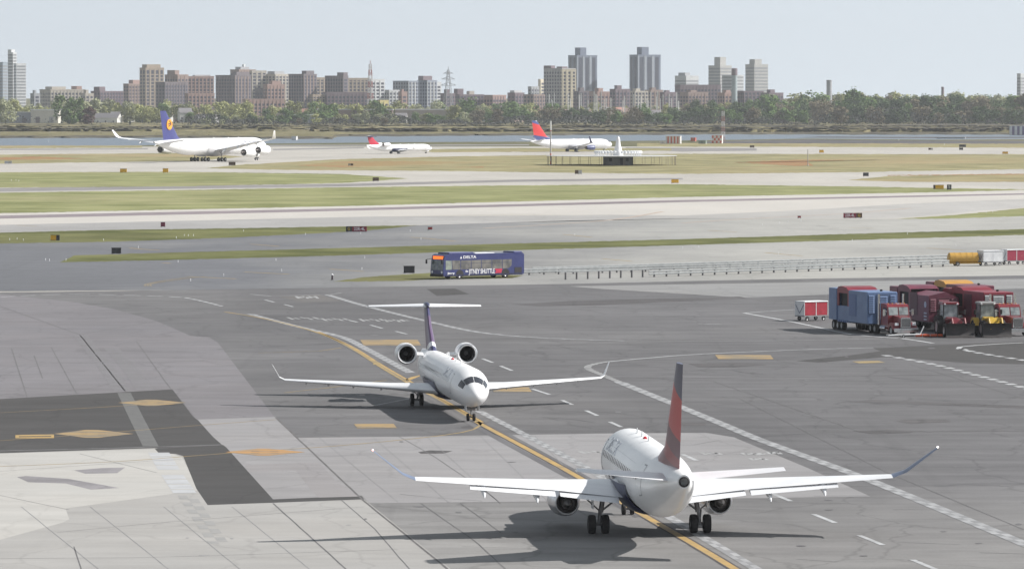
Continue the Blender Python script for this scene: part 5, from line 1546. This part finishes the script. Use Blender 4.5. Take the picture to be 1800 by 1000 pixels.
building(158, 176, 214, 162, 4700, PUR, 'low dark purple block with a small roof house', win='grid', cap=[(.05, .3, .2, .8, 4, None)])
building(216, 226, 246, 149, 4800, BRN, 'stepped brown brick block touching the tall tan tower', win='grid', cap=[(.4, 1, .1, .9, 3.5, PINK)])
building(244, 256, 287, 121, 4650, TAN, 'tall tan brick tower with vertical window strips at left', win='strip', alpha=58, cap=[(.1, .85, .1, .9, 3, None), (.4, .6, .3, .7, 2.5, PINK)], bay=4)
building(272, 290, 328, 146, 4500, DKB, 'low dark brick block in front of the reddish slab', win='grid')
building(288, 312, 330, 133, 4700, BRN, 'reddish brown brick slab with a square roof house', win='grid', cap=[(.0, .4, .2, .8, 4, None)])
building(322, 330, 375, 136, 4750, PINK, 'long pinkish brick slab with tall narrow windows', alpha=68, win='strip', bay=3.6, cap=[(.3, .9, .2, .8, 1.2, LGR)])
building(324, 331, 376, 166, 4450, PINK, 'low pink brick row in front of the long slab', alpha=68, win='grid')
building(377, 413, 440, 134, 4700, DKB, 'brick block below a roof dish, shade-dark left and sunlit brown right by colour', alpha=45, win='grid', wall_r=BRN, cap=[(.1, .9, .0, .2, 3, None)])  # dark walls paint the shaded face, brown piers the sunlit one
building(404, 420, 448, 124, 4900, BRN, 'tall brown block behind with steel dish frame on the roof', win='grid', cap=[(.2, .7, .2, .8, 2.5, GRY), (.5, .6, .4, .6, 5, WHT)])
building(438, 443, 468, 126, 4800, LTT, 'light tan block with bold vertical window strips', alpha=60, win='strip', bay=4.5)
building(447, 466, 470, 157, 4550, DKB, 'small dark block standing in for shade between tan facades', win='grid')  # block added in dark brick where only shade lies
building(462, 470, 500, 150, 4500, PINK, 'stepped pink brick block with a small top storey', alpha=62, win='grid', cap=[(.3, .8, .1, .9, 3, None)])
building(425, 432, 500, 176, 4350, PINK, 'long low pink brick base along the tree line', alpha=70, win='grid')
building(465, 484, 507, 132, 4800, LTT, 'tan block with pale columns right of the stepped pink one', win='strip', bay=4.2, wall=None or BRN) if False else building(465, 484, 507, 132, 4800, LTT, 'tan block with pale columns right of the stepped pink one', win='strip', bay=4.2, cap=[(.1, .8, .2, .9, 2.5, GRY)])
building(506, 534, 556, 132, 4700, DKB, 'wide dark faced block, left shade and sunlit brown side put into colour', win='grid', wall_r=BRN, cap=[(.2, .8, .0, .3, 3, None)])  # shaded left and sunlit right tones are set by colour
building(540, 549, 576, 138, 4780, TAN, 'light brown block attached to the wide dark faced one', alpha=60, win='strip', bay=4)
building(544, 550, 571, 168, 4450, TAN, 'low tan annex at the foot of the light brown block', alpha=60, win='strip', bay=3)
building(570, 603, 612, 135, 4700, DKB, 'dark sloping block with stepped roof houses', win='grid', cap=[(.1, .9, .0, .35, 3, None)])
building(600, 606, 647, 139, 4800, TAN, 'tan slab with rows of tall windows left of the red mast', alpha=66, win='strip', bay=4)
building(568, 575, 646, 164, 4450, PUR, 'long low dark hall with a ribbed front', alpha=72, win='grid')
building(620, 626, 643, 140, 5000, BLG, 'blue grey block peeking over the tan slab', alpha=55, win='band')
building(646, 652, 676, 141, 4700, WHT, 'white block with gridded balconies behind the red mast', alpha=58, win='grid', bay=4, wf=.6)
building(664, 668, 683, 178, 4250, YEL, 'small yellow block at the tree tops', alpha=60, win='grid')
building(676, 684, 702, 160, 4600, LGR, 'small pale grey block right of the white gridded one', alpha=55, win='grid')
building(690, 718, 735, 144, 4700, BLG, 'left half of the twin grey office block', win='grid', wall_r=LGR)  # blue grey walls carry painted shade, pale right piers painted sunlight
building(733, 751, 768, 143, 4720, BLG, 'right half of the twin grey office block with dark roof house', win='grid', wall_r=LGR, cap=[(-.3, .6, .1, .6, 4, PUR)])  # shade and sunlight of the two faces painted as grey tones
building(762, 767, 776, 146, 4760, WHT, 'narrow white end block of the twin grey offices', alpha=55, win='grid')
building(795, 808, 850, 168, 4500, PUR, 'low purple brick row right of the power pylon', alpha=60, win='grid', cap=[(.0, .25, .3, .8, 5, None), (.5, .7, .3, .7, 3, LTT)])
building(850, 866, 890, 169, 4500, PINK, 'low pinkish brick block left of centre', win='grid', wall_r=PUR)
building(892, 905, 922, 165, 4520, PUR, 'dark low apartment row with flat roofs', win='grid', cap=[(.1, .9, .2, .8, 2, LGR)])
building(920, 938, 958, 168, 4480, BRN, 'brown low block at the foot of the cream tower', win='grid')
building(928, 934, 948, 154, 4750, GRY, 'grey mid rise just left of the cream tower', win='grid')
building(946, 950, 958, 141, 4800, CRM, 'narrow cream block touching the grey and cream tower', win='grid')
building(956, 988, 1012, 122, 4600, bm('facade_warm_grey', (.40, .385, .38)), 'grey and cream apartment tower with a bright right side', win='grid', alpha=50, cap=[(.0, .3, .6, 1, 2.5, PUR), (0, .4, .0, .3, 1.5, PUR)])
CRMF = building(986, 988.5, 1013, 124, 4594, CRM, 'cream slab added as the sunlit right face of the grey and cream tower', alpha=74, win='grid', bay=4, wf=.4)  # added slab carries the right face's sunlit tone in its colour
for (a_, b_, c_, tp, nm) in ((999, 1014, 1050, 99, 'left'), (1107, 1121, 1162, 98, 'right')):
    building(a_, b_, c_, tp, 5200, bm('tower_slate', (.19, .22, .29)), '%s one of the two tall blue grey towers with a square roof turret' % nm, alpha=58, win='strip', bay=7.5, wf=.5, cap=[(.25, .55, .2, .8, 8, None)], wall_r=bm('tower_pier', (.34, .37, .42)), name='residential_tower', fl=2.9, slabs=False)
building(1187, 1206, 1229, 135, 5000, LGR, 'pale mid rise with roof tanks right of the tall towers', win='band', cap=[(.1, .5, .2, .8, 3, GRY)])
building(1187, 1196, 1268, 151, 4700, PUR, 'long dark purple slab in front of the pale mid rise', alpha=70, win='grid')
building(1246, 1266, 1287, 117, 5100, bm('facade_pale_stone', (.46, .455, .44)), 'pale stone tower with a tall square turret', win='band', cap=[(.1, .6, .1, .6, 8.5, None)], name='residential_tower')
building(1270, 1290, 1308, 134, 4900, LGR, 'pale slab behind the slim water tank shaft', win='band')
building(1311, 1326, 1351, 115, 5000, bm('facade_pale_stone', (.46, .455, .44)), 'rightmost pale tower with horizontal balcony bands', win='band', alpha=52, cap=[(.1, .6, .1, .7, 5, None)], name='residential_tower')
building(1296, 1308, 1343, 162, 4500, PUR, 'dark brick school block below the rightmost pale tower', alpha=64, win='grid')
building(1788, 1794, 1830, 131, 5200, LGR, 'pale tower cut by the right edge of the picture', win='band', name='residential_tower')
LOW = [(1036, 1050, 1076, 163, 'PINK'), (1072, 1082, 1108, 158.5, 'PUR'), (1104, 1116, 1140, 162, 'LTT'), (1134, 1144, 1166, 160, 'BRN'), (1160, 1168, 1190, 164, 'PUR'), (1008, 1018, 1040, 162, 'DKB'), (1262, 1274, 1300, 165, 'PINK'), (1196, 1210, 1246, 164, 'BRN'),
       (1340, 1352, 1378, 165, 'PUR'), (52, 60, 70, 166, 'GRY'), (140, 150, 164, 166, 'LTT'), (774, 784, 800, 166, 'PUR'), (700, 706, 716, 163, 'PINK')]
NEAR_ = ['in front of the left tall tower, pink', 'dark, between the two tall towers', 'pale tan, at the foot of the right tall tower', 'brown, right of the right tall tower', 'dark purple, left of the pale mid rise', 'dark, below the cream tower', 'pink, below the turret tower', 'brown, below the long purple slab', 'dark, right of the school block', 'grey, right of the white towers', 'tan, right of the beige block', 'purple, at the foot of the power pylon', 'pink, below the twin grey offices']
for (a_, b_, c_, tp, wm_), nr in zip(LOW, NEAR_):
    building(a_, b_, c_, tp, 4480 + rnd.uniform(-60, 60), globals()[wm_], 'low flat roofed block, ' + nr, alpha=58, win='grid', cap=[(.2, .5, .2, .7, rnd.uniform(1.5, 3.5), None)])
def shaft(px, r_, top, D, m, label, cap=None):
    b0 = AT(px, 169, D); b0.z = 0
    h = AT(px, top, D).z
    e = empty('chimney', b0, 0, label, 'chimney')
    MB().lathe([(0, r_ * 1.1), (h * .97, r_), (h * .97, r_ * 1.06), (h, r_ * 1.06), (h, r_ * .8)], (0, 0, 0), 'Z', 20, True).build('shaft', m, e, smooth=True)
    for k in range(5):
        z_ = h * (.3 + .14 * k)
        MB().lathe([(z_, r_ * 1.09), (z_ + .5, r_ * 1.09)], (0, 0, 0), 'Z', 20, True).build('band', m, e)
    if cap: MB().lathe([(h, r_ * 1.1), (h + cap, r_ * 1.1), (h + cap + .4, r_ * .5)], (0, 0, 0), 'Z', 20, True).build('tank', PUR, e, smooth=True)
shaft(1457.5, 2.3, 141, 4300, GRY, 'round grey chimney standing alone above the trees at right')
shaft(1291, 2.4, 133, 4400, bm('shaft_teal', (.36, .42, .44)), 'pale teal shaft with dark tank on top among the pale towers', 6)
shaft(1657, 1.3, 153, 4600, PUR, 'tiny distant chimney above the wood at right')
lattice(651, 190, 113, 5.5, 1.6, 'tall red and white lattice mast before the white gridded block', [mat('mast_red_far', (.38, .16, .15), rough=.7), MW], Y=4200, nseg=10, th_=.28)
lattice(788, 186, 123, 9, 1.2, 'grey power pylon with three cross arms', [GRY], Y=4300, arms=((.7, 7), (.82, 6), (.93, 4.5)), nseg=8, th_=.25)

# ------------------------------------------------------------------ houses, sheds and poles of the far shore
def place_word(px):
    for lim, w in ((60, 'at the left edge'), (160, 'near the cream shed'), (285, 'left of the blue jet fin'), (400, 'below the reddish brick slabs'), (510, 'below the pink stepped block'), (640, 'below the dark faced blocks'), (700, 'near the red lattice mast'), (790, 'below the twin grey offices'),
                   (870, 'right of the power pylon'), (960, 'left of the cream tower'), (1060, 'below the left tall tower'), (1180, 'below the right tall tower'), (1300, 'below the pale mid rises'), (1440, 'left of the round chimney'), (1560, 'right of the round chimney'), (1680, 'in the dense wood at right')):
        if px < lim: return w
    return 'near the right edge'
def house(px, py, D, w, dp, h, wall, roof, rz, label, group=None, win=2):
    b0 = AT(px, py, D); b0.z = 0
    e = empty('house', b0, rz, label, 'house', group)
    MB().box(-w / 2, w / 2, -dp / 2, dp / 2, 0, h).build('wall', wall, e)
    MB().prism([(-dp / 2 - .4, h - .1), (dp / 2 + .4, h - .1), (0, h + dp * .38)], 'X', -w / 2 - .3, w / 2 + .3).build('roof', roof, e)
    for s in (-1, 1):
        MB().prism([(-dp / 2 + .3, h), (dp / 2 - .3, h), (0, h + dp * .30)], 'X', *sorted((s * (w / 2 + .32), s * (w / 2 + .34)))).build('gable', wall, e)
    for k in range(win):
        x = -w / 2 + w * (k + .5) / win
        for z_ in ((1.2, 4.0) if h > 5 else (1.2,)):
            MB().box(x - .6, x + .6, -dp / 2 - .05, -dp / 2, z_, z_ + 1.5).build('window', GL, e)
    return e
hw_ = [bm('house_white', (.66, .66, .64)), bm('house_cream', (.55, .5, .42)), bm('house_grey', (.42, .42, .43)), bm('house_pinkish', (.48, .36, .32))]
hr_ = [bm('roof_grey', (.22, .21, .22)), bm('roof_brown', (.26, .19, .16)), bm('roof_red', (.36, .19, .15))]
for i in range(64):
    px = rnd.uniform(840, 1420) if i < 44 else rnd.uniform(150, 780)
    D = rnd.uniform(4150, 4420)
    hh = rnd.uniform(5.5, 9)
    a, b_ = rnd.randrange(4), rnd.randrange(3)
    lab_ = 'small %s house with %s roof %s' % (('white', 'cream', 'grey', 'pinkish')[a], ('grey', 'brown', 'red')[b_], place_word(px))
    house(px, 169, D, rnd.uniform(8, 14), rnd.uniform(8, 11), hh, hw_[a], hr_[b_], R(rnd.uniform(-50, 50)), lab_, lab_.replace('house', 'houses', 1))
for (px, w, h, D, m, lab) in [(190, 20, 5, 3950, 0, 'long white low house left of the blue fin'), (205, 9, 6, 3960, 1, 'cream gabled cottage behind the left lawn trees'), (325, 10, 9, 3950, 0, 'white gabled house right of the blue fin'), (363, 16, 4, 3900, 2, 'pale low house with white trim under the trees'), (1150, 9, 7, 4000, 0, 'white gabled house among the masts'), (705, 9, 5, 3950, 0, 'white gabled house beside the round green tree')]:
    house(px, 169, D, w, 10, h, hw_[m], hr_[0], R(rnd.uniform(-25, 25)), lab, win=3)
def shed(px0, px1, D, h, wall, roof, label):
    a, b_ = AT(px0, 169, D), AT(px1, 169, D)
    e = empty('shed', Vector(((a.x + b_.x) / 2, D, 0)), 0, label, 'shed')
    w = b_.x - a.x
    MB().box(-w / 2, w / 2, 0, 25, 0, h).build('wall', wall, e)
    MB().box(-w / 2 - .4, w / 2 + .4, -.4, 25.4, h, h + .8).build('roof', roof, e)
    n = max(2, int(w / 9))
    for k in range(n):
        x = -w / 2 + w * (k + .5) / n
        MB().box(x - 1.6, x + 1.6, -.08, -.002, .2, h * .55).build('bay_door', GRY if k % 2 else DKB, e)
shed(-20, 55, 3900, 9, bm('shed_grey', (.36, .38, .42)), LGR, 'grey flat shed at the far left shore')
shed(54, 102, 3880, 11, bm('shed_cream', (.6, .58, .52)), WHT, 'cream flat shed behind the left trees')
shed(498, 552, 3900, 7, BLG, WHT, 'blue grey shed with white roof in the tree belt')
shed(595, 690, 3960, 11, BRN, LGR, 'long brown warehouse with pale flat roof')
shed(695, 800, 3980, 11, bm('shed_taupe', (.36, .32, .30)), WHT, 'long taupe warehouse with white flat roof')
POLEP = mat('pole_pale', (.55, .55, .54), rough=.6)
for i in range(34):
    px = rnd.uniform(955, 1200); D = rnd.uniform(4000, 4300)
    b0 = AT(px, 169, D); b0.z = 0
    h = rnd.uniform(17, 27)
    e = empty('utility_pole', b0, R(rnd.uniform(-30, 30)), 'thin pale utility pole of the far power yard ' + place_word(px), 'pole', 'utility poles ' + place_word(px))
    MB().tube((0, 0, 0), (0, 0, h), .5, .4, n=5).build('shaft', POLEP, e)
    MB().box(-2.2, 2.2, -.12, .12, h * .9, h * .9 + .3).build('cross_arm', GALVP, e)

# ------------------------------------------------------------------ trees
def leaf_mat(name, a, b_):
    m = bpy.data.materials.new(name); m.use_nodes = True
    t = NT(m); bs = t.n['Principled BSDF']
    tc = t.add('ShaderNodeTexCoord'); nz = t.add('ShaderNodeTexNoise'); t.set(nz, Scale=6.0, Detail=3.0)
    t.link(tc.outputs['Object'], nz.inputs['Vector'])
    oi = t.add('ShaderNodeObjectInfo')
    r = t.add('ShaderNodeValToRGB'); r.color_ramp.elements[0].position = .35; r.color_ramp.elements[1].position = .65
    r.color_ramp.elements[0].color = (*a, 1); r.color_ramp.elements[1].color = (*b_, 1)
    t.link(nz.outputs['Fac'], r.inputs[0])
    hs = t.add('ShaderNodeHueSaturation')
    mr = t.add('ShaderNodeMapRange'); mr.inputs['To Min'].default_value = .8; mr.inputs['To Max'].default_value = 1.2
    t.link(oi.outputs['Random'], mr.inputs['Value']); t.link(mr.outputs[0], hs.inputs['Value'])
    t.link(r.outputs[0], hs.inputs['Color']); t.link(hs.outputs[0], bs.inputs['Base Color'])
    bs.inputs['Roughness'].default_value = .85; bs.inputs['Specular IOR Level'].default_value = .1
    return m
LEAF = {'green': leaf_mat('leaf_green', (.085, .145, .045), (.16, .23, .08)), 'spring': leaf_mat('leaf_spring', (.26, .28, .11), (.38, .38, .17)), 'brown': leaf_mat('leaf_brownish', (.14, .125, .08), (.22, .19, .12)),
        'dark': leaf_mat('leaf_dark', (.05, .085, .035), (.105, .145, .06)), 'red': leaf_mat('leaf_copper', (.075, .035, .035), (.11, .055, .05)), 'pale': leaf_mat('leaf_pale', (.27, .29, .17), (.37, .38, .24))}
BARK = mat('bark', (.10, .085, .07), (.06, .05, .045), rough=.9, scale=6)
def crown_mesh(seed, nl, nq, wide, lowf, q0):
    r = random.Random(seed); mb = MB()
    lobes = []
    for k in range(nl):
        a = r.uniform(0, 6.283); z_ = r.uniform(lowf, .92)
        env = wide * math.sqrt(max(.05, 1 - ((z_ - .55) / .5) ** 2))
        rr = env * r.uniform(.15, .85)
        lobes.append((Vector((rr * math.cos(a), rr * math.sin(a), z_)), r.uniform(.09, .19)))
    for k in range(nq):
        c_, rad = lobes[r.randrange(nl)]
        v = Vector((r.gauss(0, 1), r.gauss(0, 1), r.gauss(0, 1))).normalized()
        p = c_ + v * rad * r.uniform(.55, 1.12)
        n = (v + Vector((r.gauss(0, .5), r.gauss(0, .5), r.gauss(0, .5)))).normalized()
        a = n.orthogonal().normalized(); b2 = n.cross(a)
        s = q0 * r.uniform(.6, 1.4)
        t_ = r.uniform(0, 6.28)
        u = a * math.cos(t_) + b2 * math.sin(t_); w = n.cross(u)
        mb.add([p - u * s - w * s * .5, p + u * s * .3 - w * s * .8, p + u * s + w * s * .4, p - u * s * .2 + w * s * .9], [(0, 1, 2, 3)])
    return mb, lobes
VAR = []
for k in range(9):
    mb, lobes = crown_mesh(100 + k, 22 + k % 4 * 4, 1500, [.30, .36, .42, .48, .34, .52, .40, .30, .46][k], [.30, .25, .22, .2, .12, .16, .28, .36, .12][k], .034)
    me = bpy.data.meshes.new('crown'); me.from_pydata(mb.v, [], mb.f)
    tr = MB().tube((0, 0, 0), (.01, 0, .45), .022, .012, n=6)
    for (c_, rad) in lobes[:9]:
        tr.tube((.005, 0, .2 + .2 * rnd.random()), c_, .009, .003, n=4)
    me2 = bpy.data.meshes.new('trunk'); me2.from_pydata(tr.v, [], tr.f); me2.materials.append(BARK)
    VAR.append((me, me2))
CROWN = {}
def tree(px, base_py, top_py, kind, label, group=None, v=None, wide=1.0, D=None, name='tree'):
    b0 = G(px, base_py) if D is None else AT(px, 169, D)
    b0.z = 0
    h = AT(px, top_py, b0.y).z
    v = rnd.randrange(9) if v is None else v
    e = empty(name, b0, rnd.uniform(0, 6.28), label, 'tree', group)
    e.scale = (h * wide, h * wide, h)
    if (v, kind) not in CROWN:
        me = VAR[v][0].copy(); me.materials.clear(); me.materials.append(LEAF[kind]); CROWN[(v, kind)] = me
    for nm, me in (('crown', CROWN[(v, kind)]), ('trunk', VAR[v][1])):
        o = bpy.data.objects.new(nm, me); COL.objects.link(o); o.parent = e
    return e
KL = {'green': 'mid green tree', 'spring': 'yellow green spring tree', 'brown': 'brownish sparse tree', 'dark': 'dark dense tree', 'pale': 'pale grey green tree'}
def belt(x0, x1, n, tops, base, kinds, wide=(.9, 1.3)):
    for i in range(n):
        px = x0 + (x1 - x0) * (i + rnd.uniform(.1, .9)) / n
        k = rnd.choice(kinds)
        row = 'low' if tops[0] > 185 else 'tall'
        lab = '%s %s %s' % (row, KL[k], place_word(px))
        tree(px, base + rnd.uniform(-1.5, 1.5), rnd.uniform(*tops), k, lab, lab.replace(' tree ', ' trees '), wide=rnd.uniform(*wide))
# particular trees
tree(10, 221, 175, 'pale', 'tall pale willow like tree at the left edge', v=3)
tree(122, 221, 168, 'green', 'big rounded green tree before the cream shed', v=5, wide=1.1)
tree(152, 221, 190, 'red', 'copper red leaved tree right of the big green one', v=8, wide=1.2)
tree(664, 219, 176, 'green', 'round green tree below the red lattice mast', v=5, wide=1.15)
tree(818, 218, 172, 'green', 'tall green tree right of the power pylon', v=3)
tree(1503, 220, 157, 'green', 'tallest green tree right of the round chimney', v=5, wide=1.0)
tree(1353, 219, 166, 'green', 'bright green tree below the rightmost pale tower', v=1, wide=1.1)
# belts, back to front
belt(-40, 300, 24, (172, 190), 217, ['spring', 'spring', 'pale', 'pale'])
belt(200, 800, 40, (176, 193), 217, ['spring', 'green', 'pale', 'spring', 'spring'])
belt(330, 830, 26, (192, 204), 220, ['spring', 'green', 'dark', 'pale'], (1.1, 1.6))
belt(830, 1300, 24, (178, 192), 214.5, ['spring', 'pale', 'green', 'spring'])
belt(830, 1420, 44, (188, 200), 220, ['dark', 'dark', 'brown', 'green'], (1.1, 1.6))
belt(1200, 1500, 20, (174, 188), 217, ['green', 'brown', 'dark', 'dark'])
belt(1400, 1840, 36, (163, 174), 214, ['spring', 'spring', 'brown', 'green', 'pale'])
belt(1440, 1840, 38, (166, 184), 218, ['dark', 'dark', 'green', 'brown'], (1.0, 1.4))
belt(1460, 1840, 34, (186, 202), 221, ['dark', 'brown', 'dark'], (1.2, 1.7))
belt(330, 830, 12, (205, 212), 221.5, ['brown', 'dark', 'pale'], (1.3, 2.0))
# undergrowth: one uncountable mass
mb = MB()
def leafq(p, s):
    n = Vector((rnd.gauss(0, 1), rnd.gauss(0, 1) - .6, rnd.gauss(0, 1) + .6)).normalized()
    a = n.orthogonal().normalized(); b2 = n.cross(a)
    mb.add([p - a * s, p - b2 * s * .7, p + a * s, p + b2 * s * .8], [(0, 1, 2, 3)])
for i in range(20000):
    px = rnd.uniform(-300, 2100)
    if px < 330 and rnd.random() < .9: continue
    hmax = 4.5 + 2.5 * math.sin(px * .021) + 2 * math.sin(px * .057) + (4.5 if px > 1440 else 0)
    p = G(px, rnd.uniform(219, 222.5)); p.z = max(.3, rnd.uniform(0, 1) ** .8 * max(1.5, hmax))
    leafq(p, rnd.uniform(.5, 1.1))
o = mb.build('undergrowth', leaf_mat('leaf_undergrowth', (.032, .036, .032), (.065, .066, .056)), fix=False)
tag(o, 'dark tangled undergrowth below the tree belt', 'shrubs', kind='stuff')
mb = MB()
for i in range(9000):
    px = rnd.uniform(-300, 2100)
    sh_ = shore(px)
    p = G(px, rnd.uniform(218, sh_ - .6)); p.z = rnd.uniform(1.1, 1.45)
    s = rnd.uniform(.3, .8); tl = rnd.uniform(-.25, .25)
    mb.add([p + Vector((-s, -s, -.05)), p + Vector((s, -s * .8, tl * s)), p + Vector((s * .8, s, .05)), p + Vector((-s * .9, s, tl * s))], [(0, 1, 2, 3)])
o = mb.build('marsh_reeds', mat('reed_tan', (.21, .18, .095), (.10, .095, .05), rough=.95, scale=.02), fix=False)
tag(o, 'tan and olive reeds covering the marsh bank', 'reeds', kind='stuff')

# ------------------------------------------------------------------ air
hz = bpy.data.materials.new('haze_air'); hz.use_nodes = True
t = NT(hz); t.n.remove(t.n['Principled BSDF'])
vol = t.add('ShaderNodeVolumePrincipled')
vol.inputs['Color'].default_value = (.93, .96, 1, 1)
vol.inputs['Density'].default_value = HAZE
vol.inputs['Anisotropy'].default_value = .35
t.link(vol.outputs[0], t.n['Material Output'].inputs['Volume'])
o = MB().box(-1500, 1500, -60, 6200, -1.2, 110).build('haze', hz)
tag(o, 'thin even haze over the airfield', kind='stuff')
